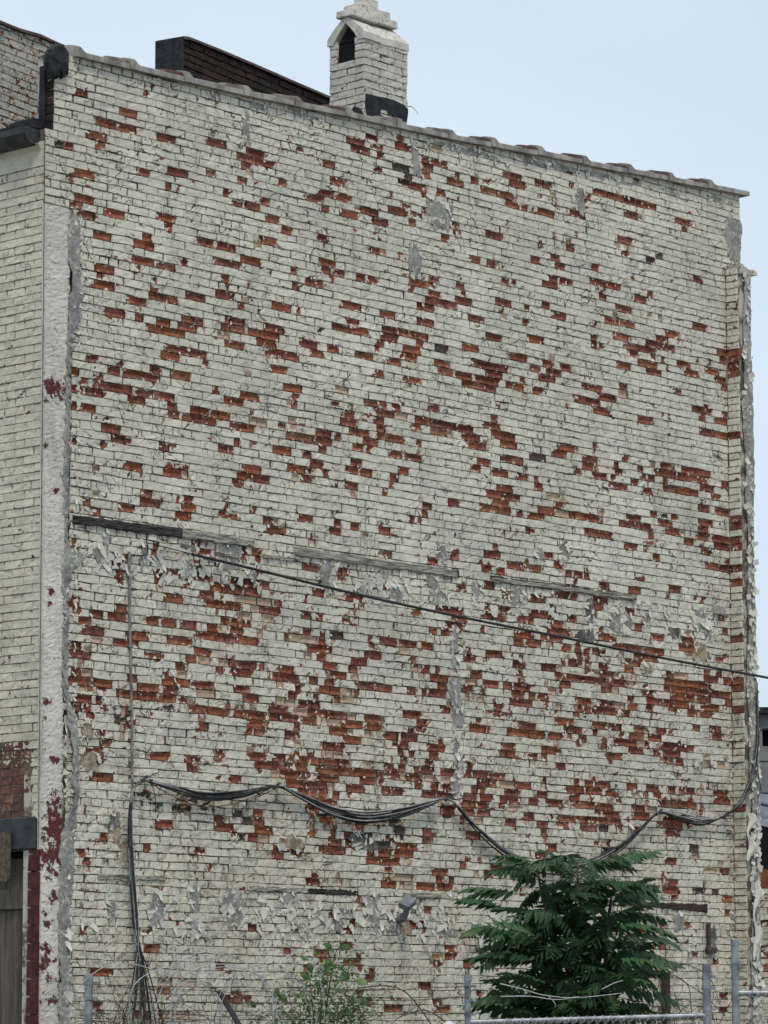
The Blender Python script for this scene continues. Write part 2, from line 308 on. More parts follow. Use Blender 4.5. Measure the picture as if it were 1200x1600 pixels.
# ------------------------------------------------------------------ where the paint has come off
# each entry: (origin x, origin y, zoom factor, "x0,x1,y[,courses][t|d]; ...")
PATCHES = [
(60,80,4,"240,310,268;660,685,255,.7;510,620,395;362,490,450;490,615,490;300,425,540;358,415,598;745,862,553;1062,1178,580;165,220,600,.8;228,350,770;185,210,810;615,705,760;810,935,758;1050,1110,770,.9;795,830,845;860,880,855;1158,1195,885;230,350,915;230,282,965;235,355,1025;412,540,1012;738,862,1035;790,845,1085;345,460,1150;655,710,1160;605,680,1195;995,1090,1190;105,160,580,.8d"),
(360,80,4,"100,215,638;42,158,675;158,272,705;70,130,722;48,105,820;308,355,820;585,660,712;625,718,820;540,650,892;470,585,920;665,762,925;575,620,985;10,80,955,.6;192,248,943;103,190,980;222,312,1055;685,797,1025;815,928,1005;905,990,1075;988,1100,1002;1115,1160,1072;322,385,1125;540,615,1165;180,290,1182;410,455,615,.5;755,875,618;730,840,560;850,920,530,.7;1045,1085,535;1030,1155,600;920,960,640;880,950,600,.6;1020,1120,730d;1090,1140,800d;1050,1120,825,.7d;1120,1200,860;1080,1130,975,.7;905,945,740,.7;75,120,535,.6;910,925,1155;990,1010,880,.8;1130,1200,1010,.7"),
(660,80,4,"0,42,682;45,157,700;0,70,735;0,48,772;208,235,778;310,355,805;378,410,810,.6;505,620,770;545,648,822;705,812,825;155,262,822;885,942,740;365,470,865;468,578,897;515,612,955;618,662,970;685,700,980;92,140,893;0,25,870,2;55,80,930;0,20,1000;722,828,1012;925,1018,1018;730,745,905,.7;985,1022,955;1020,1055,900;1072,1165,880;1165,1200,900;188,230,1095;398,498,1155;118,172,1175;810,825,1155;820,830,945,1.5;930,950,835;45,125,600,.8t"),
(900,230,4,"110,205,280;205,310,315;310,410,350;410,505,380;300,390,420;0,60,425;20,48,345,.8;50,62,370;60,95,300;620,718,470;665,700,520,.7;260,352,580;240,330,610,.6t;285,318,655,.7;440,500,712d;500,545,680d;97,143,752;88,190,840;185,285,862;735,783,832;370,445,955;445,483,925;145,192,938;247,352,1015;182,272,1085;280,372,1105;110,137,1107;730,818,1135;770,790,1095,.8;445,480,1050t;515,540,1075t;562,650,1170;500,560,1195;235,330,1185;100,135,1190;355,400,210;345,360,815,.7"),
(60,380,4,"600,727,18;1000,1100,5;1115,1200,20;588,725,112;735,858,138;900,925,112;1095,1200,118;230,270,120;352,480,160;370,420,200,.7;610,640,180,1.8;348,478,262;715,735,225,.6;1145,1195,228;1175,1195,260;552,678,352;690,800,330;800,872,350;922,1047,328;1113,1200,322;418,543,438;610,660,465,.9;742,825,488;895,978,468;985,1035,488;675,800,528;790,922,557;873,995,520;1170,1200,480;1145,1200,522;1120,1200,555t;790,930,655;935,1055,682;775,882,700;1025,1072,748;1170,1200,622;298,375,722;505,535,752,.8;432,518,802;522,650,818;645,765,838;700,760,793;830,955,823;210,260,825;260,310,850,.6;385,410,840,1.3;345,375,885;710,740,880,.6;205,285,928;288,410,945;380,440,905;440,592,912;598,720,940;725,855,962;555,668,985;805,870,1020;205,270,1028;278,358,1040;950,1070,1055;1078,1200,1080;820,885,1080;892,968,1092;970,1042,1105;1045,1117,1122;1155,1200,975;1090,1140,940,.6;395,515,1170;420,445,1105,.6;340,370,1090,.5"),
(360,380,4,"200,290,8;0,32,38;67,187,110;0,60,138;380,420,180;390,423,278;555,660,118;570,630,168;650,720,190,.8;788,845,222;855,908,242;470,582,252;625,643,222;880,940,50;1050,1065,45;1120,1200,248;1125,1150,292;1085,1098,185;0,30,335;50,92,398;262,383,395;415,440,425,.9;708,820,402;728,805,497;0,90,490;0,90,530;638,750,530;752,868,558;210,335,532;110,187,555;190,310,580;165,210,612;210,285,628;218,335,680;340,430,702;560,580,555,.8d;0,90,632;430,550,630;610,670,665;500,580,688;780,895,702;935,1032,447;1165,1200,488;1170,1200,398;950,1040,545;1030,1120,560;1125,1200,580;940,1050,590;1165,1200,625;920,965,632;1080,1188,668;1060,1085,705,.8;1098,1170,712;985,1070,748;248,360,785;918,965,815;1085,1105,850;1115,1195,858;95,115,840,.5;333,450,900;395,418,950;388,420,1000;62,185,952;0,88,988;655,740,912t;130,150,1060,.6;120,230,1110t;0,60,1140;62,152,1160;300,350,1140,.6;370,415,1130,1.5t;720,778,1072;688,800,1122;745,800,1172;800,870,1190;535,635,1180;350,480,1195;630,680,1010,.7;835,930,1000;920,1030,1060;1012,1068,1035;1030,1110,1085t;898,965,1108;915,970,1160;750,775,1025;845,860,1095;1160,1200,1110;1138,1190,1150;955,975,1015"),
(660,380,4,"902,952,28;725,745,25,.5;295,365,105;405,460,128;677,735,108;805,860,90;830,890,135;1065,1103,150;750,850,255;795,850,222;855,897,240;903,940,250;1048,1148,242;1148,1200,258;555,585,255;500,540,240,.8;45,105,225,.8;35,70,258,.6;0,25,260;212,265,265;1105,1152,338;35,117,325;20,125,368;125,222,390;205,310,360;0,75,408;245,270,315,.7;460,558,378;480,510,430,.6;750,800,390;640,670,405,.7;805,903,460;1143,1200,485;288,395,478;628,655,500;0,72,498;845,862,542;1075,1097,507;1060,1095,600,1.3;398,498,592;657,760,605;0,38,590;0,10,635;80,165,655d;248,352,650;552,655,715;757,815,752;672,740,788;780,875,808;865,932,785;728,832,848;308,420,757;410,522,778;400,502,825;78,175,750;97,190,800;200,315,828;330,480,862;250,330,878;320,465,908;525,575,892;575,638,902;690,752,922;615,640,855,.7;998,1030,895;1035,1128,908;1105,1200,970;950,1105,985;1075,1170,1055;40,105,1030;460,485,1035,.5;430,470,1090;387,487,1148;435,520,1185;0,55,1110;65,135,1125;135,210,1145;215,320,1155;52,160,1172;275,300,1197;1105,1130,660,.8"),
(900,530,4,"245,335,2;100,130,15;440,550,35;550,620,55;550,583,10;300,395,50;395,500,72;340,390,98;882,950,95;900,947,135;535,548,140;385,512,165;440,537,215;255,345,175;630,720,165;677,768,218;812,900,210;875,955,262;908,957,308;570,578,190;38,70,295;72,165,308;145,245,370;0,150,385;117,212,455;272,320,300;270,325,340t;612,635,335,.8;730,812,448;770,815,490;815,845,460;912,957,478;865,955,515;390,487,502;775,850,580;850,955,600;578,598,595,.5d;105,135,675,.8;878,890,708,.5;42,140,750;47,113,795;0,38,830;100,197,850;288,330,742;240,268,782;245,290,828;343,393,895;390,420,810;415,440,850;445,492,865;485,627,830;530,615,798;660,750,815;750,848,830;635,690,855;690,810,865;545,575,880;225,323,915;545,638,925;640,765,950;420,473,952;780,865,918;850,903,980;910,960,910;765,840,1050;868,960,1078;0,75,1105;75,170,1122;135,175,1080t;145,205,935,.6t;465,512,1092;318,410,1122;272,363,1152;370,410,1172;415,465,1178;515,608,1155;560,650,1192;600,640,1115,.6;540,570,1105,.6d;765,858,1145;760,830,1185;230,245,855"),
(60,680,4,"212,245,35;398,418,72;455,547,35;760,825,92;1130,1200,92;530,650,205;780,900,245;850,945,218,.5;345,382,205,.6t;280,328,430;345,390,490;645,715,380;640,730,430;730,765,440;505,600,462;915,965,412;895,985,462;857,955,518;345,382,372,.5t;1130,1175,498;1170,1200,440;865,880,408,.9;655,665,520,.8;215,240,680;320,345,660,.5;480,560,770;465,515,825;500,525,870;718,750,705;718,890,865;960,1020,665,.5;1000,1080,740;985,1020,845;970,1085,892;915,940,935;1080,1150,955;1150,1200,968;1010,1100,998;785,905,1030;1038,1155,1058;1160,1200,1070;730,770,910,.9;210,265,1060,1.8;325,405,1120;250,330,1160;478,555,1088;440,540,1138;680,755,1168;765,860,1175;890,980,1190;1145,1200,1168;1105,1135,800"),
(360,680,4,"25,60,52;0,18,100;355,465,12;475,522,28;530,640,40;650,695,10;268,385,100;455,508,125;555,605,85;765,835,78;830,925,48;855,875,100;920,970,10;975,1085,25;1165,1200,50;990,1070,120;1095,1200,142;500,580,185;755,822,180;735,800,225;815,888,240;1050,1118,232;1002,1058,270;1005,1030,320;955,985,338,.5;960,975,375,.6;75,195,225;42,130,262;130,248,285;10,85,315;358,470,215;442,512,278;385,430,270t;720,802,325;755,790,375t;585,595,245;615,670,318,.4;133,155,480;205,265,540;430,520,530;232,350,605;30,45,515,.6;652,695,555;625,697,605;755,808,575;510,530,640,.6;928,1003,605;830,855,632t;965,1012,757;1130,1155,540;1170,1195,545;420,435,475,.5;630,640,500;75,95,710;135,180,740;60,85,778;158,185,840,3.5;448,555,838;670,742,868;700,715,905;555,575,950;515,605,1000;720,825,1032;780,840,1075t;958,1000,955;10,145,925;190,245,952;0,75,972;85,200,988;270,318,1062;30,265,1035t;195,312,1105;0,68,1078;130,190,1095t;60,140,1130t;445,505,1138;540,575,1150;0,60,1175;70,130,1190;1140,1195,1128;700,750,1160,.5;200,260,1148t"),
(660,680,4,"272,365,15;290,345,65;350,405,72;440,580,5;490,592,55;850,952,75;808,900,112;672,772,130,1.3d;1000,1100,150;1005,1072,192;1070,1090,75;490,575,148;575,632,165;345,428,172;305,365,208,.8;430,540,232;588,660,255;948,998,228;1060,1155,248;1180,1200,300;700,725,275;705,755,325;465,572,332;510,615,390;400,500,370;440,540,425;165,225,425;360,480,462;480,553,478;593,630,490;660,765,505;722,822,472;825,885,437;830,925,480t;930,1025,502;1028,1130,522;780,882,382t;0,60,452;0,35,503;1095,1130,480;645,680,592;490,520,625t;1040,1180,618;440,470,710,.8;388,490,757;165,232,765;30,115,795;765,815,750;825,870,810;535,640,830;640,660,840;675,745,845;375,435,855;465,518,868;915,930,735,.6;900,935,868;945,995,875;1020,1045,880;945,970,920;390,450,940;215,270,958,.7;505,555,1010,.7;1105,1160,945;835,970,1005;675,775,1030;1070,1165,1025;1065,1130,1070;395,425,1080;480,540,1090;685,820,1130;800,840,1100;385,525,1140;85,255,1095;210,280,1160;598,698,1165;910,965,1140;145,250,1190;800,880,1185;1060,1095,1110;190,225,865d"),
(900,830,4,"55,230,20;455,490,25;563,655,10;750,840,30;845,972,50;865,960,92;680,740,60;785,832,128;305,385,85;420,495,75,.4;425,440,100;480,528,158;812,900,218;900,960,235;930,970,195;0,40,272;50,85,290;370,435,308,.5;580,658,352;148,203,350;330,405,372,.8;745,760,420,.6;790,808,420;890,930,530;115,200,425;105,170,468;100,135,510;312,370,500,.6;370,420,608;145,170,612;145,213,672;470,552,665;695,740,640t;670,735,690;645,740,735;835,850,560;920,950,620;232,415,730,1.3;420,555,752;365,515,792;310,350,828;355,400,832;305,360,862;270,300,770t;105,152,755;0,30,740,2;60,80,800,3;148,200,852;152,242,900;50,135,935;150,205,942;213,318,955;170,222,990;228,272,1000t;565,600,890;605,700,900t;690,770,785t;555,840,950,1.2;550,605,985;605,700,998;705,840,1005;800,888,930;875,930,800,.7;800,840,885;880,910,885;925,970,935;445,482,1020;445,540,1065;590,680,1040;690,745,1050;752,845,1055;845,970,1028;325,365,1052;325,385,1095;150,235,1080;130,255,1125;285,340,1140;0,50,1058;55,90,1120;10,45,1120;555,605,1080;610,705,1085;440,480,1110;615,645,1122,.6;700,765,1130;770,850,1150;805,895,1112;940,970,1080;240,310,1100t;430,450,970,.7;330,360,970t"),
(60,980,4,"278,415,22;548,672,55;470,590,98;810,940,85;890,990,5;990,1110,55;1115,1200,65;1060,1120,15;200,265,108;200,330,170,1.3;210,260,270;272,340,285,.9t;330,400,85t;200,330,338;340,465,355,.8;490,625,415;618,755,380;630,745,430;755,865,442;775,850,342;865,950,352;800,875,395;988,1103,362;990,1110,405t;925,990,205;862,925,248;870,930,300t;1008,1070,210t;975,1068,155;1110,1160,278;1130,1200,220t;665,785,175,.5;560,620,318;225,330,465,.8;300,325,510;180,270,510;215,250,545;365,400,470;880,930,455,.7;945,1058,508;1060,1190,522;1180,1200,470;480,575,575d;595,605,585;1008,1065,620;1112,1170,782;705,815,812;348,405,780;335,405,835;333,463,940;915,1000,820;932,1000,880;1105,1130,828,.6;390,440,720,.8;395,410,650;1115,1140,942,.5;1100,1160,1185;840,950,1130,.7d;780,850,500,.5d;600,700,1040,.4d;840,1000,1090,.45d;880,960,1140,.7d;1000,1100,1135,.5d;700,780,1110,.3d;517,535,560,6t"),
(360,980,4,"0,80,30;0,40,78;40,170,90;170,205,20t;340,370,50;370,430,85t;455,510,40;550,600,95;430,540,80t;625,705,55d;485,600,138;605,635,140;540,600,185;470,510,180t;870,895,90;935,1040,100;1058,1170,115;1060,1125,155t;838,948,188;755,862,225;740,800,262;580,670,250;630,725,305;755,800,310t;1130,1200,262t;1135,1165,212;0,45,225;60,165,238;175,215,248;25,128,280;308,395,262;265,430,315,1.2;495,545,345;590,645,355;565,690,400;690,780,430,2t;640,690,450;765,800,410;800,900,380;908,1015,390;1110,1165,410;25,125,380;80,180,435;365,420,428;520,555,435;290,350,440t;320,410,465t;420,510,480;510,560,490;245,365,508;30,120,525;120,215,545;245,310,560;315,430,568;410,490,525t;490,605,535;610,730,550;460,545,583;605,700,595t;705,830,608;850,965,578;845,950,618;840,880,665t;1080,1190,548;735,790,560t;110,207,590;400,440,622;345,438,668;145,215,648;100,125,635;620,735,648;705,820,708;585,660,745;665,695,748;600,705,795t;975,1045,685;1070,1170,690;1050,1118,735;1050,1080,785;1065,1110,820;1120,1155,800;105,225,798;275,345,812;360,400,818;423,478,830;490,562,840;568,690,845;695,752,855;155,270,858;270,390,868;410,483,880;570,690,890;690,760,895;260,310,915t;315,435,920;435,470,925;565,688,940;835,895,862t;972,1022,875;765,835,912;835,925,915;990,1055,925;815,918,962;490,605,980;610,650,985t;725,838,1000;350,470,975;430,550,1025;555,610,1038;640,680,1048;490,640,1080;968,1000,1028;1015,1072,1025;940,965,965;5,70,940;1050,1100,885;1100,1200,938;1155,1200,890;1155,1200,985;405,440,730,.6t;1165,1200,590;490,560,1135;565,640,1180;150,205,1160;15,80,1150d;80,150,1190d;500,525,1170"),
(660,980,4,"145,190,8;205,255,10;50,95,42;120,180,48;372,385,22;0,75,128;255,285,155;258,305,205;398,497,175;580,682,58;572,632,98;645,745,108;785,920,30,1.3;740,785,68;790,878,78;870,935,132;1070,1112,155;1105,1170,72;1105,1130,12;975,1000,160,2.5;1025,1040,230,3;875,895,240;915,970,225;750,838,252;568,648,242;590,628,292,.7;615,640,325t;1105,1160,252;1112,1200,298;1110,1200,342;1125,1190,390;0,50,270;85,105,275;50,160,328;98,155,380;45,155,425;0,30,412;300,375,308;270,340,345t;250,318,388;275,320,435t;345,385,445t;365,385,410;378,480,362;508,560,372;570,670,382;830,880,308;890,995,318;1002,1098,335;865,930,358;785,840,400t;558,640,420;670,710,435;725,782,442;590,690,475;548,580,470;825,870,490t;960,1060,460,.8;1110,1190,478;1075,1200,525;975,1005,517;1018,1050,517;115,175,525;450,500,515;380,560,535,.4;0,30,590;340,370,595;295,395,640;405,418,645;608,715,618;535,605,655;600,670,670;670,768,670;785,875,680;832,900,592;905,948,600;890,1003,645;1060,1155,620;1070,1090,660;1170,1200,630;985,1022,700;495,568,742;745,835,772;480,530,795;532,585,805;695,722,805;852,895,875;1155,1200,805;1148,1170,740,.5;33,145,758;45,105,802;20,65,852;0,65,902;115,200,905;20,85,945t;120,180,955t;290,305,870;262,310,925;322,403,928;410,520,925,.8;755,775,960;55,100,1000;135,180,1005;345,405,978;405,465,985;485,585,990t;588,680,995;310,395,1020;0,100,1045;100,200,1045;240,340,1045,1.2;365,440,1065;512,605,1038;490,550,1080;552,617,1085;665,725,1088;715,785,1048;775,882,1098;250,330,1110;330,410,1110;520,600,1118t;950,975,970;1015,1065,975;1080,1175,990;905,1012,1018;1025,1120,1025,.9;1145,1200,1040;925,985,1085,1.5;985,1080,1112;1085,1185,1120;255,330,1155;355,425,1165;120,210,1150,1.5;860,945,1185;960,1050,1190;1130,1200,1175;640,700,1190"),
(900,1130,4,"100,195,20;110,135,60;210,285,28;0,42,50;18,62,98;370,430,35;332,428,80;455,535,92;275,290,70;515,565,55;735,780,40;838,905,40;855,915,85;240,380,125,.8;385,440,130t;545,680,145;680,738,158;550,655,185;330,423,170;553,580,238;585,610,240;625,672,245;485,525,190,.9;195,290,210;800,840,220t;780,850,265,.8t;890,935,268t;195,210,140,.5;580,592,65;635,650,335t;0,15,372;55,105,375;120,215,388;0,50,422;65,85,425;185,265,445,.7;320,385,400;440,520,412;350,365,445t;580,620,430;645,680,432;690,745,435,.9;765,800,440t;858,945,452;870,965,495;0,20,490,1.6;22,123,515;125,228,520;515,605,505,1.2;605,705,515;705,760,535;595,660,483,.4;785,800,530;350,430,540;172,275,570;365,465,588;0,95,600;100,198,605;200,283,615;35,135,645;440,510,540t;545,670,620,1.6;570,650,665;620,645,695;330,388,670;510,540,648;145,205,650d;145,200,740t;165,230,785d;715,770,795d;725,770,830t;555,632,860;535,550,950;585,640,1005;455,510,1050;540,640,1050;600,640,1085,.8;735,800,1065d;855,895,1070d;920,970,1080;105,150,1030;175,190,1030;200,220,1030;415,445,1080;900,960,930;800,880,920,.6t;890,920,885t;55,105,915d;205,270,855d;930,970,1170"),
(60,1270,3.6364,"668,765,65,.8;1000,1050,38;1000,1105,88;1135,1175,140d;598,632,215;355,395,158;248,270,205;255,280,262,.9;890,915,218;970,995,328;690,705,528;240,270,680;600,690,770;305,425,912;680,752,1015;680,760,965t;800,900,965t;1010,1055,865;1065,1160,1060;310,365,1098;555,640,1160;700,860,1165t;620,640,680,.6;795,805,620,.6"),
(360,1270,3.6364,"75,135,42d;135,192,30;0,18,85;140,240,98;40,80,138d;105,160,143;163,225,152t;240,302,243;350,420,215,1.5;440,480,108;515,600,22;548,590,75t;570,600,120;560,635,162;645,702,118;655,690,165;545,655,212;510,540,210;885,910,140,.9;1095,1145,100,1.3;1095,1155,160;965,1065,192;840,920,235;925,1000,242;1005,1045,242;775,855,270;855,962,282;880,910,325,.8;1150,1200,345;1175,1200,388;920,1040,378t;860,945,425;1060,1162,428;960,1040,430t;430,508,402;520,555,400,.8t;600,640,405t;105,150,668,.8;550,575,22;345,385,680;680,712,640;608,700,685;625,690,735;475,562,778;645,745,828;730,745,870,.7;775,820,930;1072,1138,985;420,460,870;305,345,775,.7;715,742,1020;735,803,1070;878,978,1118;1150,1200,1080;1155,1200,1130;1150,1200,795,.8;1165,1200,865,.8;1020,1112,655;1105,1140,570;0,70,1065;105,125,1070;560,585,590;725,765,545t;750,790,600t;705,740,500;700,800,125d;480,600,10,.5d;640,760,25,.8d;820,900,40,.6d;760,910,180d;660,780,40d;900,960,60d;940,990,100d"),
(660,1270,3.6364,"215,250,35;300,345,40t;475,535,50;575,635,30;650,712,58;675,705,100;780,870,32;875,960,38;962,1050,40;1055,1130,50;905,997,78;805,830,75;1020,1070,165;705,760,188;645,700,228;390,455,308;350,400,358;215,255,315,.9;295,320,355t;58,145,345;80,122,388;162,178,398;0,72,430;90,165,440;320,335,265,.6;250,330,135;0,45,985;60,110,795t;132,190,805;135,185,758;235,295,855;250,275,890;70,105,865,.7;65,162,1125;65,120,1090,.7;310,335,1045;440,510,812;0,25,655;860,900,860;15,40,570,.7;1180,1200,620;1150,1200,975;920,970,318d"),
(870,1270,3.6364,"410,465,98;600,720,70;655,700,115;575,590,85,.6;525,580,443;205,245,425;580,615,655;480,500,658;410,445,625;545,620,748;725,760,630;750,780,795t;985,1000,558;890,920,845;925,970,1025;925,968,1105;445,500,920;395,430,980;455,485,970;590,620,1150"),
]
# ------------------------------------------------------------------ ground
g = []; gv = []; NG = 60
me_V = []; me_F = []
xs = np.sign(np.linspace(-1, 1, NG)) * np.abs(np.linspace(-1, 1, NG)) ** 3 * 900
for j in range(NG):
    for i in range(NG):
        x, y = xs[i], xs[j] + 20
        me_V.append((x, y, .02 * math.sin(x * .7) * math.cos(y * .5) - .03))
me_F = [(j * NG + i, j * NG + i + 1, (j + 1) * NG + i + 1, (j + 1) * NG + i) for j in range(NG - 1) for i in range(NG - 1)]
tag(mesh('ground', me_V, me_F, M_GROUND), kind='structure')
V = []; Fc = []; rn = []
for k in range(9000):
    x, y = random.uniform(-6, 10), random.uniform(20, 31); b = len(V); h = random.uniform(.06, .3); a = random.uniform(0, 6.28)
    V += [(x, y, -.03), (x + .012 * math.cos(a), y + .012 * math.sin(a), -.03), (x + random.uniform(-.08, .08), y + random.uniform(-.08, .08), h)]
    Fc.append((b, b + 1, b + 2)); rn += [random.random()] * 3
tag(mesh('grass', V, Fc, M_GRASS, attrs={'rnd': rn}), kind='stuff')

# ------------------------------------------------------------------ coursing of the side wall
HC = .0684; C0 = -.0113
WC = [-0.00377, 0.02536, -0.09161, -0.07073, -0.02705, 0.04408, -0.03683, 0.14017, -0.00039]
def warp(u, z):
    U = np.clip(u, 0, 9.6) / 9.5; Vv = (np.clip(z, 1.2, 10.2) - 5) / 5
    return WC[0]*Vv + WC[1]*U + WC[2]*U*Vv + WC[3]*Vv*Vv + WC[4]*U*U + WC[5]*U*U*Vv + WC[6]*U*Vv*Vv + WC[7]*Vv**3 + WC[8]*U**3
def course_of(u, z): return (z + warp(u, z) - C0) / HC
def z_of(u, c):
    z = c * HC + C0
    for _ in range(7): z = c * HC + C0 - warp(u, z)
    return z
patches = []                                    # u0, u1, course low, course high, tone
for ox, oy, s, txt in PATCHES:
    for e in txt.split(';'):
        tone = 0.5 if e[-1] == 't' else 1.0 if e[-1] == 'd' else 0.0
        f = e.rstrip('td').split(','); x0, x1, y = float(f[0]), float(f[1]), float(f[2]); hh = float(f[3]) if len(f) > 3 else 1.0
        py = oy + y / s
        u0, z = W.front(ox + x0 / s, py); u1, z1 = W.front(ox + x1 / s, py)
        um, zm = W.front(ox + (x0 + x1) / 2 / s, py)
        c = float(course_of(um, zm))
        if hh <= 1.35: c = round(c) + (max(-.25, min(.25, c - round(c))) if hh < .75 else 0)
        hh = .98 if .85 <= hh <= 1.35 else hh
        patches.append((u0, u1, c - hh / 2, c + hh / 2, tone))
for p in list(patches):                          # ragged bites out of the paint round the bare bricks
    low_ = 1 if p[2] < 85 else .35
    for _ in range(2):
        if random.random() < .30 * low_:
            u = random.uniform(p[0] - .02, p[1] + .02); w = random.uniform(.025, .09); c = random.choice([p[2] - .25, p[3] + .25, (p[2] + p[3]) / 2])
            if abs(c - (p[2] + p[3]) / 2) < .1: u = random.choice([p[0] - w * .4, p[1] + w * .4])
            hh = random.uniform(.4, .8); patches.append((u - w / 2, u + w / 2, c - hh / 2, c + hh / 2, random.choice([0, .5, p[4], .5])))
by_course = {}
for p in patches:
    for c in range(int(math.floor(p[2] + .5)), int(math.ceil(p[3] - .5)) + 1):
        if min(p[3], c + .5) - max(p[2], c - .5) > .12: by_course.setdefault(c, []).append(p)

def wear(c, u, C, extra=None):
    """bare-brick value (0..1) and tone at points of one course"""
    pe = np.zeros_like(u); to = np.zeros_like(u)
    for p in by_course.get(c, ()):
        if p[1] < u.min() - .05 or p[0] > u.max() + .05: continue
        g_ = .007 if p[1] - p[0] > .05 else .014
        sd_ = np.minimum(np.minimum(u - p[0], p[1] - u) + g_ - .009, (np.minimum(C - p[2], p[3] - C)) * HC - .002)
        v = np.clip(.5 + sd_ / .034, 0, 1.15)
        m = v > pe; pe = np.where(m, v, pe); to = np.where(m, p[4], to)
    return pe, to

SV = np.array([0, .06, .5, .94, 1.0])
_WT = rng.normal(0, 1, (400, 160))
def wob(u, k, amp=.0034):
    """the bed joint k wanders up and down along the wall"""
    x = np.clip(np.asarray(u) * 6.0, 0, 150); i = x.astype(int); f = x - i
    r = _WT[int(k) % 400]; return amp * (r[i] * (1 - f) + r[i + 1] * f)
def brick_arrays(c, u0, u1, zb, zt, v0=0.0, depth=.013, peelf=None, base=.0, gap=None, clip=None, recess=None):
    gp = gap if gap is not None else random.choice([.0024, .0018, .0012, .0005, .0003, .0040, .0014, .0058])
    e = random.choice([.0035, .005, .0075]); L = u1 - u0
    hg = gp * .8 + random.choice([.0012, .002, .003, .0045])
    su = np.array([hg, hg + e, L * .28, L * .5, L * .72, L - hg - e, L - hg]) + u0
    su[[0, 1]] += random.uniform(-.0015, .0015); su[[5, 6]] += random.uniform(-.0015, .0015)
    U = np.repeat(su[None, :], 5, 0); S = np.repeat(SV[:, None], 7, 1)
    gz = gp * .75 / .068
    S = gz + S * (1 - 2 * gz)
    ZB, ZT = zb(U), zt(U)
    Z = ZB + (ZT - ZB) * S
    Z[1:4] += rng.normal(0, .0008, (3, 7)); Z[0] += rng.normal(0, .0009, 7); Z[4] += rng.normal(0, .0009, 7)
    U = U.copy(); U[:, 0] += rng.normal(0, .0018, 5); U[:, 6] += rng.normal(0, .0018, 5)
    pe, to = (peelf(U, c - .5 + S) if peelf else (np.zeros_like(U), np.zeros_like(U)))
    tilt = random.gauss(0, .0018); tz = random.gauss(0, .0022)
    wearring = rng.uniform(0, 1, (5, 7)) ** 3 * random.choice([0, .15, .35, .60])
    edge_ = np.zeros((5, 7), bool); edge_[1] = edge_[3] = True; edge_[:, 1] = edge_[:, 5] = True
    V = v0 + rng.normal(0, .0012, (5, 7)) + random.gauss(0, .0024) + tilt * (U - u0) / L + tz * (S - .5)
    rc = recess if recess is not None else random.uniform(.008, .023)
    V = V + rc * np.clip((pe - .45) * 3, 0, 1)
    ring = np.zeros((5, 7), bool); ring[0] = ring[-1] = True; ring[:, 0] = ring[:, -1] = True
    V = np.where(ring, v0 + depth + .006 * np.clip(pe, 0, 1), V)
    pe = np.where(edge_ & ~ring, pe + wearring, pe); pe = np.where(ring, pe + random.choice([0, 0, .15, .35]), pe)
    if clip is not None: Z = np.minimum(Z, clip(U))
    return np.stack([U, V, Z], -1).reshape(-1, 3), (pe + base).reshape(-1), to.reshape(-1), np.full(35, random.random())
BF = [(r * 7 + k, r * 7 + k + 1, (r + 1) * 7 + k + 1, (r + 1) * 7 + k) for r in range(4) for k in range(6)]
def lay(root, bricks, mat, keep=300, side=False, to_local=None, nm='brick', size=None):
    """bricks: list of arrays; the largest `keep` become parts, the rest one part of kind stuff"""
    size = size or (lambda A: (A[:, 0].max() - A[:, 0].min()) * (A[:, 2].max() - A[:, 2].min()))
    order = sorted(range(len(bricks)), key=lambda i: -size(bricks[i][0]))
    BFs = [f[::-1] for f in BF] if side else BF
    def loc(A): return np.stack([A[:, 1], A[:, 0], A[:, 2]], -1) if side else A
    rest = order[keep:]
    for i in order[:keep]:
        A, pe, to, rd = bricks[i]; A = loc(A); c = A.mean(0)
        mesh(nm, A - c, BFs, mat, root, loc=c, attrs={'peel': pe, 'tone': to, 'rnd': rd})
    if rest:
        Vv = np.concatenate([loc(bricks[i][0]) for i in rest])
        Fs = [tuple(a + 35 * k for a in f) for k in range(len(rest)) for f in BFs]
        o = mesh(nm, Vv, Fs, mat, root, attrs={'peel': np.concatenate([bricks[i][1] for i in rest]),
             'tone': np.concatenate([bricks[i][2] for i in rest]), 'rnd': np.concatenate([bricks[i][3] for i in rest])})
        o['kind'] = 'stuff'
def joints(u0, u1, L, off, forced=()):
    J = [u0]; x = u0 + (off % L)
    if x - u0 < .05: x += L
    while x < u1 - .05: J.append(x + random.gauss(0, .006)); x += L
    J.append(u1)
    F = []
    for a, b, big in forced:
        for q in (a, b):
            if u0 + .04 < q < u1 - .04: F.append(q)
        J = [j for j in J if not (a + .01 < j < b - .01) or j in (u0, u1)] if b - a < .31 else J
    F.sort(); G = []
    for q in F:
        if not G or q - G[-1] > .035: G.append(q)
    J = [j for j in J if j in (u0, u1) or all(abs(j - q) > .065 for q in G)] + G
    J.sort(); out = [J[0]]
    for j in J[1:]:
        if j - out[-1] < .03: 
            if j == u1: out[-1] = u1
            continue
        while j - out[-1] > L * 1.45: out.append(out[-1] + (j - out[-1]) / max(2, round((j - out[-1]) / L)))
        out.append(j)
    return out

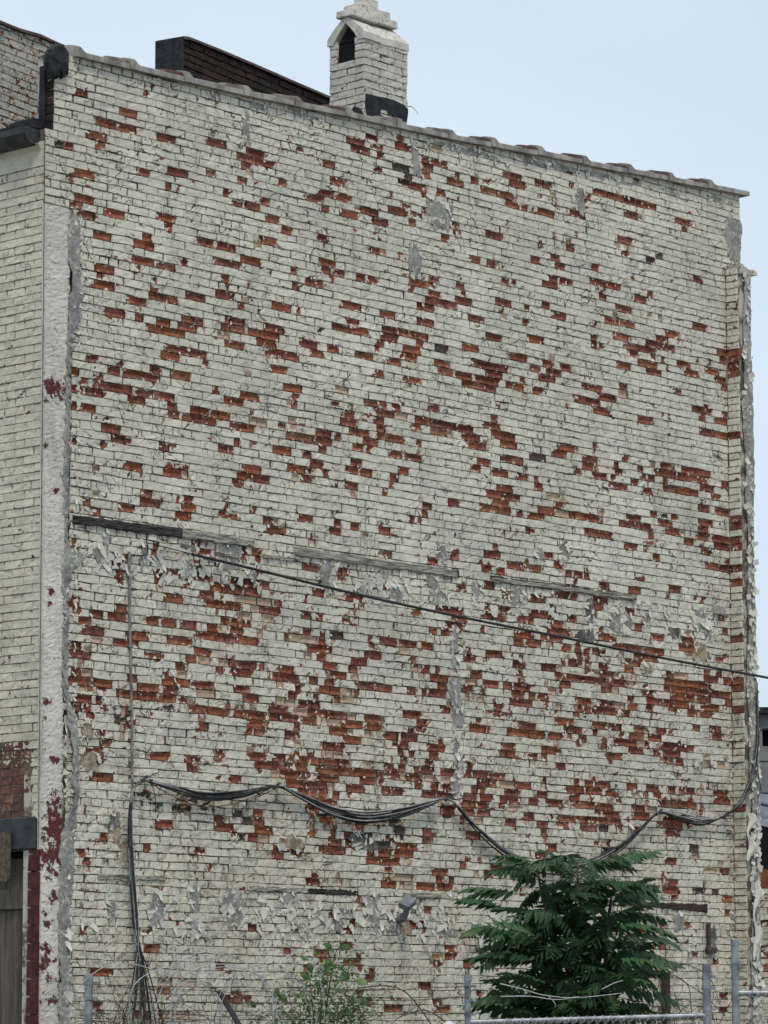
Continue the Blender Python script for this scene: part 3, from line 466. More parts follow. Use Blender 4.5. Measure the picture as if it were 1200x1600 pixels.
# ------------------------------------------------------------------ the side wall
TOPPX = [(84, 81), (107, 86), (360, 146), (532, 180), (660, 209), (835, 242), (960, 267), (1157, 304)]
TOP = [W.front(*q) for q in TOPPX]; TU = [q[0] for q in TOP]; TZ = [q[1] for q in TOP]
ztop = lambda u: np.interp(u, TU, TZ)
UL = lambda z: float(np.interp(z, [1.65, 8.6], [-.008, -.070]))   # the old corner leans a little
U_L, U_TOP = -.055, W.front(85, 150)[0]          # the corner below and above the eaves
Z_EAVE = W.front(85, 203)[1]
U_IN, U_R = W.front(1140, 900)[0], W.front(1157, 330)[0]
Z_PIL = W.front(1150, 428)[1]; Z_STRIP = W.front(85, 322)[1]
U_S = W.front(111, 1000)[0]
root = frame_root('painted_brick_wall', W, 'tall side wall of brick under peeling off-white paint, topped by coping tiles', 'brick wall')
mb = MB(); TH = .20
poly = [(UL(0) + .02, -.3), (U_R, -.3)] + [(u, z - .004) for u, z in reversed(TOP)] + [(U_TOP, TZ[0] - .02), (U_TOP, Z_EAVE), (UL(Z_EAVE) + .02, Z_EAVE)]
poly = [q for i, q in enumerate(poly) if i == 0 or (abs(q[0] - poly[i - 1][0]) + abs(q[1] - poly[i - 1][1])) > 1e-4]
mb.prism(poly, .027, TH); mb.build('mortar_bed', M_MORTAR, root)
CA = float(course_of(*W.front(200, 215)))        # a header course, every eighth one
bricks = []; seq = 0
cmin, cmax = int(course_of(0.0, -.05)), int(course_of(9.2, 10.4)) + 1
for c in range(cmin, cmax):
    zc = float(z_of(0.1, c))
    ul = U_TOP if zc > Z_EAVE else (UL(zc) if zc > Z_STRIP else U_S - .03)
    ur = U_R if float(z_of(9.2, c)) > Z_PIL else U_IN + .01
    head = (c - round(CA)) % 8 == 0
    L = .114 if head else .2265
    pl = [(p[0], p[1], 1) for p in by_course.get(c, ()) if p[1] - p[0] > .055 and p[3] - p[2] < 1.4]
    J = joints(ul, ur, L, (.0565 if head else (c % 2) * .113 + random.uniform(-.02, .02)), pl)
    for a, b in zip(J[:-1], J[1:]):
        um = (a + b) / 2
        if float(z_of(um, c - .45)) > ztop(um) - .012: continue
        if float(z_of(um, c)) < .02: continue
        zm = float(z_of(um, c)); base = .03 + .08 * max(0, 1 - abs(zm - 4.0) / 2.2)
        bricks.append(brick_arrays(c, a, b, lambda U, c=c: z_of(U, c - .5) + wob(U, c), lambda U, c=c: z_of(U, c + .5) + wob(U, c + 1),
                      peelf=lambda U, C, c=c: wear(c, U, C), base=base, clip=lambda U: ztop(U) - .003))
vis = lambda A: (A[:, 0].max() - A[:, 0].min()) * (A[:, 2].max() - A[:, 2].min()) / (20 + A[:, 0].mean()) ** 2 * (1.0 if A[:, 2].mean() > EYE + .05 else .01) * (0 if A[:,0].mean() < .02 else 1)
lay(root, bricks, M_PAINT, 300, size=vis)
n_side = len(bricks)

# coping tiles, each lapping the next
SEAM = [(112, 87), (197, 107), (282, 128), (375, 149), (455, 165), (534, 180), (614, 199), (695, 216), (762, 228), (835, 242), (905, 256), (975, 269), (1039, 281), (1101, 293), (1166, 305)]
SU = [W.front(x, y)[0] for x, y in SEAM]
def cope_section(k, dz=0.0):
    return [(-.046 * k, -.010), (-.046 * k, .032 * k + dz), (-.028, .042 * k + dz), (.05, .058 * k + dz), (.15, .060 * k + dz), (TH + .045 * k, .040 * k + dz), (TH + .045 * k, -.012)]
for i in range(len(SU) - 1):
    a, b = SU[i] + .005, SU[i + 1] - .006; mb = MB(); sl = (ztop(b) - ztop(a)) / (b - a)
    st = [(a, 1.16), (a + .045, 1.16), (a + .085, 1.06), (a + .12, 1.0), (b, 1.0)]
    jz = random.uniform(-.007, .007)
    V = []; Fc = []; Mi = []
    for u, k in st:
        V += [(u, v, ztop(a) + sl * (u - a) + z + jz + .004) for v, z in cope_section(k, (k - 1) * .21)]
    n = 7
    for s_ in range(len(st) - 1):
        for k in range(n):
            Fc.append((s_ * n + k, (s_ + 1) * n + k, (s_ + 1) * n + (k + 1) % n, s_ * n + (k + 1) % n)); Mi.append(1 if k in (2, 3, 4, 5) else 0)
    Fc += [list(range(n)), list(range((len(st) - 1) * n, len(st) * n))[::-1]]; Mi += [0, 0]
    # raised saddle over the joint
    b0 = len(V); hs = [(b - .22, -.004), (b - .20, .020), (b - .11, .027), (b - .03, .027), (b - .002, .020)]
    if i < len(SU) - 2:
        for u, h in hs:
            zz = ztop(a) + sl * (u - a) + jz
            V += [(u, -.046, zz + .038), (u, -.040, zz + .044 + h * .9), (u, .02, zz + .06 + h), (u, .12, zz + .06 + h), (u, .2, zz + .05)]
        for s_ in range(4):
            for k in range(4): Fc.append((b0 + s_ * 5 + k, b0 + (s_ + 1) * 5 + k, b0 + (s_ + 1) * 5 + k + 1, b0 + s_ * 5 + k + 1)); Mi.append(1)
        Fc += [[b0 + k for k in range(5)], [b0 + 20 + k for k in range(5)][::-1]]; Mi += [1, 1]
    mesh('coping_tile', V, Fc, None, root, mats=[M_COPE, M_COPED if i > 6 or i % 3 == 1 else M_COPEG], mi=Mi)

# smooth corner strip with its flaking paint, and the cement edge beside it
red_spots = [(84, 1290, 22, 42, 1), (80, 1335, 26, 22, 1), (78, 1360, 16, 14, .8), (80, 607, 22, 16, 1), (70, 628, 8, 6, .9), (92, 625, 6, 6, .9), (77, 927, 7, 7, 1.2), (81, 1187, 7, 6, 1.2), (71, 1096, 5, 8, 1), (68, 1122, 4, 8, 1),
  (82, 1255, 8, 6, .8), (81, 1402, 8, 10, 1.1), (68, 1430, 5, 8, .9), (72, 1443, 8, 7, 1), (68, 1484, 9, 9, 1), (67, 1503, 8, 18, 1.1), (82, 1500, 4, 4, 1), (76, 1530, 9, 12, .8), (66, 696, 5, 6, 1), (76, 944, 4, 4, 1), (83, 767, 4, 5, 1), (66, 745, 5, 10, .8), (75, 1560, 12, 12, .7)]
USR = W.front(99, 1000)[0]; us = np.linspace(U_L, USR, 9); zs = np.linspace(-.1, Z_STRIP, 520)
spots = [(*W.front(x, y), w * .0072, h * .0055, k) for x, y, w, h, k in red_spots]
V = []; pe = []
for z in zs:
    us = np.linspace(UL(z), USR, 9)
    for k, u in enumerate(us):
        V.append((u + (random.gauss(0, .006) if k == 8 else 0), -.020 + .003 * math.sin(z * 3.1 + k) + .0022 * abs(math.sin(z / HC * math.pi)) ** .3 * -1 + random.gauss(0, .0010) + (.010 if k == 8 else 0), z))
        q = 0
        for su_, sz, w, h, kk in spots: q = max(q, kk * max(0, 1.35 - math.hypot((u - su_) / w, (z - sz) / h) * .8))
        pe.append(q)
n = 9; Fc = [(j * n + k, j * n + k + 1, (j + 1) * n + k + 1, (j + 1) * n + k) for j in range(519) for k in range(8)]
b = len(V)                                        # return faces
for z in zs: V += [(UL(z), .03, z), (USR + .004, .03, z)]; pe += [0, 0]
for j in range(519):
    Fc.append((j * n, (j + 1) * n, b + (j + 1) * 2, b + j * 2)); Fc.append((j * n + 8, b + j * 2 + 1, b + (j + 1) * 2 + 1, (j + 1) * n + 8))
Fc.append([519 * n + k for k in range(9)] + [b + 1039, b + 1038]); 
mesh('corner_strip', V, Fc, M_STRIP, root, smooth=False, attrs={'peel': pe})
edge_px = [(334, 110, 117), (350, 105, 126), (372, 102, 131), (392, 103, 130), (405, 104, 128), (425, 107, 130), (445, 112, 130), (462, 106, 131), (485, 105, 130), (505, 104, 128), (520, 102, 118), (545, 101, 114), (575, 99, 113), (610, 98, 112),
  (650, 98, 111), (700, 97, 112), (750, 95, 110), (800, 94, 109), (815, 98, 108), (850, 98, 107), (872, 95, 118), (885, 93, 128), (892, 94, 116), (930, 94, 108), (960, 96, 107), (1000, 94, 109), (1040, 94, 108), (1075, 95, 107), (1100, 100, 112), (1125, 103, 123), (1155, 108, 125), (1190, 113, 124), (1215, 110, 121), (1232, 112, 127),
  (1262, 110, 120), (1300, 92, 120), (1340, 90, 122), (1380, 90, 116), (1420, 88, 112), (1470, 88, 114), (1530, 90, 112), (1600, 88, 108)]
V = []; Fc = []
yy = np.linspace(334, 1600, 190)
L0 = np.interp(yy, [e[0] for e in edge_px], [e[1] for e in edge_px]); L1 = np.interp(yy, [e[0] for e in edge_px], [e[2] for e in edge_px])
for y, a, b in zip(yy, L0, L1):
    a += random.gauss(0, 1.3) + 1.2 * math.sin(y * .21); b += random.gauss(0, 1.6) + 1.6 * math.sin(y * .37 + 1)
    for k in range(6):
        x = a + (b - a) * k / 5; u, z = W.front(x, y)
        V.append((u, (-.024, -.027, -.022, -.015, -.010, .012)[k] + random.gauss(0, .002), z))
u0_, z0_ = V[-6][0], V[-6][2]
for k in range(6): V.append((V[-6 - k + k][0] if False else u0_ + .02 * k, -.02 + .006 * k, -.1))
n = 6; Fc = [(j * n + k, (j + 1) * n + k, (j + 1) * n + k + 1, j * n + k + 1) for j in range(len(yy)) for k in range(5)]
mesh('cement_edge', V, Fc, M_PLASTER, root)

# ------------------------------------------------------------------ render patches, bare mortar, timbers
def blob(cx, cy, w, h, mat, name, v=-.0055, drop=0.0, rough=.22):
    cu, cz = W.front(cx, cy); n = 26; ph = [random.uniform(0, 6.28) for _ in range(4)]
    hu = abs(W.front(cx + w / 2, cy)[0] - cu); hz = abs(W.front(cx, cy + h / 2)[1] - cz)
    out_, inn = [], []
    for k in range(n):
        t_ = 2 * math.pi * k / n
        r = 1 + rough * (math.sin(2 * t_ + ph[0]) * .5 + math.sin(3 * t_ + ph[1]) * .6 + math.sin(5 * t_ + ph[2]) * .5 + math.sin(9 * t_ + ph[3]) * .35) + random.gauss(0, .10)
        cc, ss = math.cos(t_), math.sin(t_); q = (abs(cc) ** 3 + abs(ss) ** 3) ** (-1 / 3)
        out_.append((cu + hu * r * q * cc, cz + hz * r * q * ss))
    V = [(a, .014, b_) for a, b_ in out_] + [(a, v, b_) for a, b_ in out_]
    for s_ in (.6, .25): V += [(cu + (a - cu) * s_, v + random.gauss(0, .0003), cz + (b_ - cz) * s_) for a, b_ in out_]
    V.append((cu, v, cz))
    Fc = [(r_ * n + k, r_ * n + (k + 1) % n, (r_ + 1) * n + (k + 1) % n, (r_ + 1) * n + k) for r_ in range(3) for k in range(n)]
    Fc += [(3 * n + k, 3 * n + (k + 1) % n, 4 * n) for k in range(n)]
    mesh(name, V, Fc, mat, root); blobs.append((cu, cz, hu, hz))
blobs = []
GREY = [(384, 200, 12, 46), (649, 253, 13, 42), (686, 335, 32, 42), (672, 312, 12, 10), (648, 405, 16, 50), (907, 312, 13, 40), (1146, 372, 22, 75), (158, 868, 20, 30), (166, 842, 9, 26), (120, 873, 22, 20), (224, 868, 12, 40), (246, 878, 14, 22), (292, 890, 18, 30), (352, 872, 26, 40), (367, 862, 20, 42),
 (392, 898, 16, 16), (510, 900, 18, 48), (568, 918, 18, 22), (617, 927, 19, 26), (603, 902, 8, 16), (690, 866, 15, 26), (677, 911, 16, 22), (685, 932, 24, 22), (745, 925, 18, 30), (881, 867, 15, 26), (843, 865, 14, 18), (806, 930, 14, 30), (821, 932, 8, 12),
 (962, 972, 20, 30), (980, 972, 14, 26), (1094, 967, 15, 32), (1106, 990, 11, 24), (1011, 965, 8, 14), (709, 1000, 12, 42), (711, 1035, 12, 14), (711, 1080, 15, 48), (714, 1122, 17, 36), (712, 1165, 13, 26), (717, 1198, 12, 32), (713, 1226, 15, 30), (724, 1017, 12, 10),
 (244, 1424, 20, 52), (303, 1405, 18, 38), (305, 1442, 24, 22), (362, 1405, 34, 30), (368, 1434, 20, 30), (174, 1424, 11, 32), (452, 1406, 27, 20), (466, 1447, 13, 9), (528, 1445, 16, 18), (536, 1424, 16, 14), (583, 1424, 22, 52), (614, 1442, 18, 26), (648, 1415, 18, 20), (745, 1449, 14, 18), (700, 1450, 26, 22),
 (1018, 1442, 20, 24), (1060, 1441, 17, 26), (1146, 1440, 9, 36), (985, 1300, 6, 18)]
DARKP = [(921, 955, 12, 36), (916, 993, 28, 20), (1052, 988, 22, 14), (295, 855, 22, 8), (1112, 1468, 14, 36), (560, 1310, 34, 10), (575, 1322, 34, 12), (330, 874, 16, 8)]
TANP = [(136, 1140, 17, 28), (141, 1190, 24, 30), (178, 1292, 30, 44), (194, 1330, 14, 40), (454, 1318, 34, 26), (1097, 1020, 22, 30), (1148, 1150, 12, 34), (632, 1450, 18, 32), (1010, 1045, 16, 18), (1100, 1195, 24, 10)]
for q in GREY: blob(*q, M_PLASTER, 'render_patch')
for q in DARKP: blob(*q, M_PLASTERD, 'stained_patch', v=-.006)
for q in TANP: blob(*q, M_TANM, 'bare_mortar_patch', v=-.004, rough=.3)
blob(178, 1283, 18, 20, M_PLASTERD, 'stained_patch', v=-.008)
# long slivers of mortar packed under the coping
for x, y, w in [(400, 166, 30), (480, 182, 50), (700, 228, 70), (740, 238, 50), (830, 252, 46), (880, 262, 50), (930, 272, 40), (985, 284, 40), (1040, 296, 36), (1120, 312, 40), (330, 148, 30), (250, 130, 24), (600, 206, 26)]:
    blob(x, y, w, 9, M_PLASTER, 'render_patch', v=-.002, rough=.35)

def timber(p0, p1, h0, h1, mat, name, v=-.020, thick=.05, seg=26):
    """a board let into the wall: p0, p1 = top edge ends in the photo, h = thickness in photo pixels"""
    V = []; Fc = []
    for i in range(seg + 1):
        t_ = i / seg; x = p0[0] + (p1[0] - p0[0]) * t_; y = p0[1] + (p1[1] - p0[1]) * t_; h = h0 + (h1 - h0) * t_
        u, zt_ = W.front(x, y); _, zb_ = W.front(x, y + h); zt_ += random.gauss(0, .0035); zb_ += random.gauss(0, .0045)
        vv = v + random.gauss(0, .0015)
        zm = [zb_ + (zt_ - zb_) * q for q in (0, .08, .35, .65, .92, 1)]
        V += [(u, v + thick, zb_)] + [(u, vv + (.004 if k in (0, 5) else random.gauss(0, .0018)), z) for k, z in enumerate(zm)] + [(u, v + thick, zt_)]
    n = 8
    Fc = [(i * n + k, (i + 1) * n + k, (i + 1) * n + k + 1, i * n + k + 1) for i in range(seg) for k in range(n - 1)]
    Fc += [list(range(n))[::-1], [seg * n + k for k in range(n)]]
    return mesh(name, V, Fc, mat, root)
timber((113, 805), (283, 827), 12, 15, M_WOODD, 'timber_beam')
timber((283, 827), (395, 844), 14, 11, M_WOOD, 'timber_beam', v=-.020)
timber((459, 854), (712, 891), 13, 12, M_WOOD, 'timber_beam')
timber((712, 891), (716, 892), 12, 10, M_WOODD, 'timber_beam', v=-.009)
timber((766, 902), (992, 931), 6, 7, M_WOOD, 'timber_ledge', v=-.022)
timber((766, 899), (960, 925), 3, 3, M_WOODB, 'timber_ledge', v=-.006)
timber((410, 866), (472, 873), 6, 5, M_WOOD, 'timber_ledge', v=-.018)
timber((335, 862), (372, 868), 5, 5, M_WOOD, 'timber_ledge', v=-.018)
timber((389, 1384), (480, 1388), 8, 8, M_WOOD, 'timber_beam', v=-.010)
timber((480, 1388), (548, 1391), 8, 8, M_WOODD, 'timber_beam', v=-.008)
timber((548, 1391), (630, 1394), 8, 9, M_WOODB, 'timber_beam', v=.004)
timber((630, 1395), (688, 1396), 8, 8, M_WOOD, 'timber_beam', v=-.010)
timber((976, 1408), (1104, 1413), 5, 13, M_WOODB, 'timber_beam', v=-.010)
timber((880, 1402), (976, 1408), 3, 4, M_WOODB, 'timber_beam', v=-.006)
timber((153, 1366), (257, 1368), 8, 8, M_WOOD, 'timber_ledge', v=-.010)
timber((40, 1345), (40.5, 1345), 0.1, 0.1, M_WOODB, 'timber_ledge') if False else None
# a bricked-in block standing proud near the right pilaster
mb = MB(); ub, zb_ = W.front(1112, 958); mb.box(ub, ub + .14, -.03, .03, zb_ - .0, zb_ + .075, 0, .003); mb.box(ub + .145, ub + .19, -.025, .03, zb_ - .004, zb_ + .07, 0, .003); mb.build('proud_stone', M_COPE, root)

# curled flakes of paint
FV = []; FF = []
def flake(u, z, s, out=.5, ang=None):
    out *= .6
    ang = random.uniform(0, 6.28) if ang is None else ang; ca, sa = math.cos(ang), math.sin(ang)
    asp = random.uniform(.35, .95); b = len(FV); k_ = s * out; tp = random.uniform(.05, .9); sk = random.uniform(-.35, .35)
    for i in range(4):
        for j in range(4):
            p, q = (i / 3 - .5) * s, (j / 3 - .5) * s * asp
            p += random.uniform(-.13, .13) * s; q += random.uniform(-.13, .13) * s * asp
            q = q * (1 + (tp - 1) * i / 3) + sk * s * (i / 3) ** 2
            t_ = max(0, p / s + .5); v = -.006 - k_ * t_ * t_
            p2 = p * (1 - .35 * out * t_)
            FV.append((u + p2 * ca - q * sa, v, z + p2 * sa + q * ca))
    for i in range(3):
        for j in range(3): FF.append((b + i * 4 + j, b + i * 4 + j + 1, b + i * 4 + j + 5, b + i * 4 + j + 4))
for cu, cz, hu, hz in blobs:
    for _ in range(random.randint(3, 6)):
        t_ = random.uniform(0, 6.28); flake(cu + hu * 1.05 * math.cos(t_), cz + hz * 1.05 * math.sin(t_), random.uniform(.025, .075), random.uniform(.2, .6), t_ + math.pi + random.gauss(0, .5))
def zone(x0, y0, x1, y1, th, n, s0, s1):
    for _ in range(n):
        t_ = random.random(); x = x0 + (x1 - x0) * t_; y = y0 + (y1 - y0) * t_ + random.uniform(-th, th)
        u, z = W.front(x, y)
        if z < ztop(u) - .05: flake(u, z, random.uniform(s0, s1), random.uniform(.15, .5))
zone(115, 870, 410, 905, 26, 70, .03, .09); zone(410, 900, 1140, 985, 30, 130, .025, .075)
zone(390, 1430, 700, 1445, 28, 110, .03, .08); zone(120, 1430, 390, 1430, 45, 40, .03, .08); zone(700, 1430, 1130, 1460, 40, 50, .025, .07)
zone(115, 872, 410, 900, 22, 10, .08, .13); zone(410, 905, 1140, 975, 24, 16, .07, .12); zone(390, 1425, 700, 1440, 20, 14, .07, .12); zone(700, 1450, 1130, 1450, 30, 10, .07, .13); zone(100, 1340, 104, 1560, 10, 12, .08, .15)
zone(112, 1330, 125, 350, 12, 120, .02, .06); zone(620, 225, 1130, 325, 14, 60, .02, .05); zone(105, 1590, 100, 900, 14, 60, .03, .09)
zone(720, 1240, 705, 990, 9, 40, .02, .07); zone(1136, 420, 1150, 1590, 10, 90, .02, .06)
for p in patches:
    if random.random() < .55:
        e_ = random.choice([0, 1]); cc = (p[2] + p[3]) / 2 + random.choice([-.5, .5]) * random.random()
        u = p[e_]; flake(u, float(z_of(u, cc)), random.uniform(.014, .040), random.uniform(.1, .45), math.pi * (1 - e_) + random.gauss(0, .8) + math.pi)
for _ in range(900):
    u, z = random.uniform(.3, 9.1), random.uniform(1.7, 9.6)
    if z < ztop(u) - .05: flake(u, z, random.uniform(.010, .030), random.uniform(.08, .3))
tag(mesh('paint_flakes', FV, FF, M_FLAKE, root), kind='stuff')

# ------------------------------------------------------------------ right-hand pilaster
PR = [W.front(1172, 430, -.15)[0], W.front(1187, 1500, -.15)[0]]; U_PR = sum(PR) / 2; PV = -.15
pbr = []
PRED = [(W.front(1150, b)[1], W.front(1150, a)[1], .62) for a, b in ((556, 568), (570, 579), (581, 590), (812, 829), (843, 861), (880, 892), (910, 916), (1000, 1008), (1061, 1080), (1104, 1114), (1260, 1272), (1395, 1405), (675, 686))]
for c in range(cmin, int(course_of(9.1, Z_PIL)) + 1):
    zb2, zt2 = float(z_of(9.1, c - .5)), float(z_of(9.1, c + .5))
    if zb2 < .02 or zt2 > Z_PIL + .03: continue
    py = 800 - 0
    pe_ = 0.0
    zc_px = (zb2 + zt2) / 2
    pbr.append(brick_arrays(c, PV, .0, lambda U, a=zb2: U * 0 + a, lambda U, b=zt2: U * 0 + b, v0=U_IN + random.uniform(-.006, .004),
               peelf=lambda U, C, zc=zc_px: (np.full_like(U, next((k for (za, zb_, k) in PRED if za < zc < zb_), 0.0)), np.zeros_like(U)), base=.12, gap=random.choice([.002, .003, .006])) if True else None)
pil = tag(empty('pilaster', (0, 0, 0), 0, root))
root_p = frame_root('corner_pilaster', W, 'rough pilaster of brick and grey render at the far right end of the painted wall', 'pilaster') if False else pil
lay(pil, pbr, M_PAINT, 90, side=True)
mb = MB(); mb.box(U_IN + .024, U_PR - .012, PV + .012, .02, -.3, Z_PIL - .01, 0, .0); mb.build('pilaster_core', M_MORTAR, pil)
zs = np.linspace(-.1, Z_PIL + .02, 170); V = []; pe = []; NU = 9
for j, z in enumerate(zs):
    wob = .022 * math.sin(z * 2.3) + .014 * math.sin(z * 7.1 + 1) + random.gauss(0, .006)
    us = np.linspace(U_IN + .075 + wob, U_PR + .008 * math.sin(z * 3.7) + random.gauss(0, .004), NU)
    for k, u in enumerate(us):
        V.append((u, PV - .022 + (.016 if k in (0, NU - 1) else 0) + random.gauss(0, .0035) - (.01 * math.sin(z * 1.9) if 0 < k < NU - 1 else 0), z + random.gauss(0, .004)))
Fc = [(j * NU + k, j * NU + k + 1, (j + 1) * NU + k + 1, (j + 1) * NU + k) for j in range(len(zs) - 1) for k in range(NU - 1)]
mesh('render_coat', V, Fc, M_PLASTER, pil)
FV = []; FF = []
def pflake(u, z, s, out, ang, v0):
    b = len(FV); ca, sa = math.cos(ang), math.sin(ang)
    for i in range(4):
        for j in range(4):
            p, q = (i / 3 - .5) * s * (1 + random.uniform(-.12, .12)), (j / 3 - .5) * s * .8 * (1 + random.uniform(-.12, .12)); t_ = i / 3
            FV.append((u + p * ca - q * sa, v0 - s * out * t_ * t_, z + p * sa + q * ca))
    for i in range(3):
        for j in range(3): FF.append((b + i * 4 + j, b + i * 4 + j + 1, b + i * 4 + j + 5, b + i * 4 + j + 4))
for k in range(420):
    z = random.choice([random.uniform(.1, Z_PIL), random.uniform(1.7, 5.2)]); 
    u = random.choice([U_IN + .08 + random.gauss(0, .02), random.uniform(U_IN + .08, U_PR), U_PR - random.uniform(.03, .06)])
    pflake(u, z, random.uniform(.02, .075), random.uniform(.08, .3), random.uniform(0, 6.28), PV - .026)
tag(mesh('paint_flakes', FV, FF, M_FLAKE, pil), kind='stuff')
mb = MB()
for k in range(4): mb.box(U_IN + .02 + .07 * k, U_IN + .085 + .07 * k, PV - random.uniform(0, .03), .0, Z_PIL - .03 + random.uniform(-.02, .02), Z_PIL + random.uniform(.02, .06) - .008 * k, 0, .008)
mb.build('broken_brick_top', M_ROUGHW, pil)
# long curl of paint hanging off the inner edge near the foot
for (x, y0, y1, w) in [(1146, 1060, 1140, 6), (1168, 1270, 1345, 16), (1178, 1380, 1500, 12)]:
    V = []; Fc = []
    v = -.004 if x < 1150 else PV - .03
    for j in range(13):
        y = y0 + (y1 - y0) * j / 12; ww = w * (.6 + .4 * math.sin(j * .9)) ; u, z = W.front(x + 2 * math.sin(j), y, v); uw = ww * .0095
        V += [(u, v - .004, z), (u + uw * .5, v - .016 - .006 * math.sin(j), z), (u + uw, v - .005, z)]
    for j in range(12):
        for k in range(2): Fc.append((j * 3 + k, j * 3 + k + 1, j * 3 + k + 4, j * 3 + k + 3))
    mesh('hanging_paint_curl', V, Fc, M_FLAKE, root)

# ------------------------------------------------------------------ tar-covered left end of the parapet
UT = U_TOP
poly = [W.front(x, y) for x, y in [(74, 88), (77, 76), (84, 70), (92, 70), (99, 76), (103, 84), (103, 97), (102, 119), (98, 110), (97, 122), (93, 124), (90, 113), (86, 123), (81, 112), (79, 124), (76, 108), (74, 98)]]
V = []; n = len(poly)
for v, s_ in ((-.055, .55), (-.048, .90), (-.030, 1.0), (.01, 1.0), (.05, .96)):
    cx = sum(p[0] for p in poly) / n; cz = sum(p[1] for p in poly) / n
    V += [(cx + (a - cx) * s_ + random.gauss(0, .003), v + random.gauss(0, .004), cz + (b_ - cz) * s_ + random.gauss(0, .003)) for a, b_ in poly]
V.append((cx, -.055, cz))
Fc = [(r_ * n + k, r_ * n + (k + 1) % n, (r_ + 1) * n + (k + 1) % n, (r_ + 1) * n + k) for r_ in range(4) for k in range(n)] + [(k, (k + 1) % n, 5 * n) for k in range(n)]
mesh('tar_cap', V, Fc, M_TAR, root)
bs = []
z = Z_EAVE + .002; c = 0
while z < TZ[0] - .25:
    bs.append(brick_arrays(c, .006, .15, lambda U, a=z: U * 0 + a, lambda U, b=z + .068: U * 0 + b, v0=UT - .012, depth=.012)); z += .0684; c += 1
lay(root, bs, M_SOOT, 20, side=True)
mb = MB(); mb.box(UT - .03, UT - .002, .085, .15, Z_EAVE - .05, TZ[0] - .1, 0, .004)
mb.box(UT - .10, UT - .01, .13, .42, Z_EAVE - .10, Z_EAVE + .10, 0, .01); mb.build('tar_flashing', M_TAR, root)

# ------------------------------------------------------------------ chimney standing behind the coping
VC = .15
cu0, cu1 = W.front(569, 110, VC)[0], W.front(637, 110, VC)[0]
vb = W.side(514, 110, cu0)[0]
ze = W.front(568, 54, VC)[1]; vm = (VC + vb) / 2; za = W.side(541, 30, cu0)[1]
zbse = W.front(600, 205, VC)[1] - .25; zsill = W.side(540, 99, cu0)[1]
ch = frame_root('chimney', W, 'off-white brick chimney with open gabled hood and stepped cap above the coping', 'chimney')
ins = .022
mb = MB()
mb.box(cu0 + ins, cu1 - ins, VC + ins, vb - ins, zbse, zsill - .01)                       # solid below the flue opening
mb.box(cu0 + ins, cu1 - ins, VC + ins, VC + .09, zsill - .01, ze); mb.box(cu0 + ins, cu1 - ins, vb - .09, vb - ins, zsill - .01, ze)
mb.build('chimney_core', M_MORTAR, ch)
mb = MB(); mb.box(cu0 + .035, cu1 - .05, VC + .088, vb - .088, zsill - .004, ze - .01); mb.prism([(VC + .10, ze - .02), (vb - .10, ze - .02), (vm, za - .06)], cu0 + .03, cu1 - .05, axis=0); mb.box(cu0 + .13, cu1 - .05, vm - .07, vm + .07, ze - .02, za - .08); mb.box(cu0 + .16, cu1 - .02, VC + .088, VC + .094, zsill, za - .2); mb.box(cu0 + .16, cu1 - .02, vb - .094, vb - .088, zsill, za - .2)
mb.box(cu1 - .03, cu1 - .02, VC + .08, vb - .08, zsill, za - .06); mb.build('flue_shade_fill', M_DARK, ch)  # black solid fills flue and hood, standing for the shade inside
nC = int(round((ze - zbse) / .0695)); hc = (ze - zbse) / nC
fb, sb = [], []
def chp(U, C): return np.zeros_like(U), np.zeros_like(U)
for c in range(nC):
    z0, z1 = zbse + c * hc, zbse + (c + 1) * hc
    J = [cu0] + [q for q in ([cu0 + .205, cu0 + .41] if c % 2 else [cu0 + .10, cu0 + .31, cu0 + .52]) if q < cu1 - .06] + [cu1]
    bow = .012 * math.sin(c / nC * 3)
    for a, b in zip(J[:-1], J[1:]): fb.append(brick_arrays(c, a, b, lambda U, a=z0: U * 0 + a, lambda U, b=z1: U * 0 + b, v0=VC - random.uniform(0, .006), peelf=chp, base=.1, depth=.024))
    if z0 < zsill - .02: J = [VC, (VC + .21 if c % 2 else VC + .11)] + ([] if c % 2 else [VC + .32]) + [vb]
    else: J = None
    if J:
        for a, b in zip(J[:-1], J[1:]): sb.append(brick_arrays(c, a, b, lambda U, a=z0: U * 0 + a, lambda U, b=z1: U * 0 + b, v0=cu0 - random.uniform(0, .006), peelf=chp, base=.1, depth=.024))
    elif z1 < ze + .01:
        for a, b in ((VC, VC + .115), (vb - .10, vb)): sb.append(brick_arrays(c, a, b, lambda U, a=z0: U * 0 + a, lambda U, b=z1: U * 0 + b, v0=cu0 - random.uniform(0, .006), peelf=chp, base=.1, depth=.03))
lay(ch, fb, M_CHIM, 200); lay(ch, sb, M_CHIM, 200, side=True)
# the two leaning hood slabs, their gable edges, and the curved shoulder at the far end
th = .055
for s_, v_lo in ((1, VC - .012), (-1, vb + .012)):
    vt = vm; A = [(v_lo, ze - .03), (v_lo + s_ * .004, ze + .035), ((v_lo + vt) / 2 - s_ * .012, (ze + za) / 2 + .035), (vt, za + .035), (vt, za - .035), ((v_lo + vt) / 2 + s_ * .02, (ze + za) / 2 - .04), (v_lo + s_ * .075, ze - .03)]
    n = len(A); V = []; US = [cu0 - .012, cu0 + .2, cu0 + .215, cu1 - .16, cu1 - .15, cu1 + .006]
    for i, u in enumerate(US): V += [(u, v, z - (.012 if i in (2,) else 0)) for v, z in A]
    Fc = [(i * n + k, (i + 1) * n + k, (i + 1) * n + (k + 1) % n, i * n + (k + 1) % n) for i in range(len(US) - 1) for k in range(n)] + [list(range(n)), list(range((len(US) - 1) * n, len(US) * n))[::-1]]
    mesh('hood_slab', V, Fc, M_CHIM, ch)
W_ = cu1 - cu0
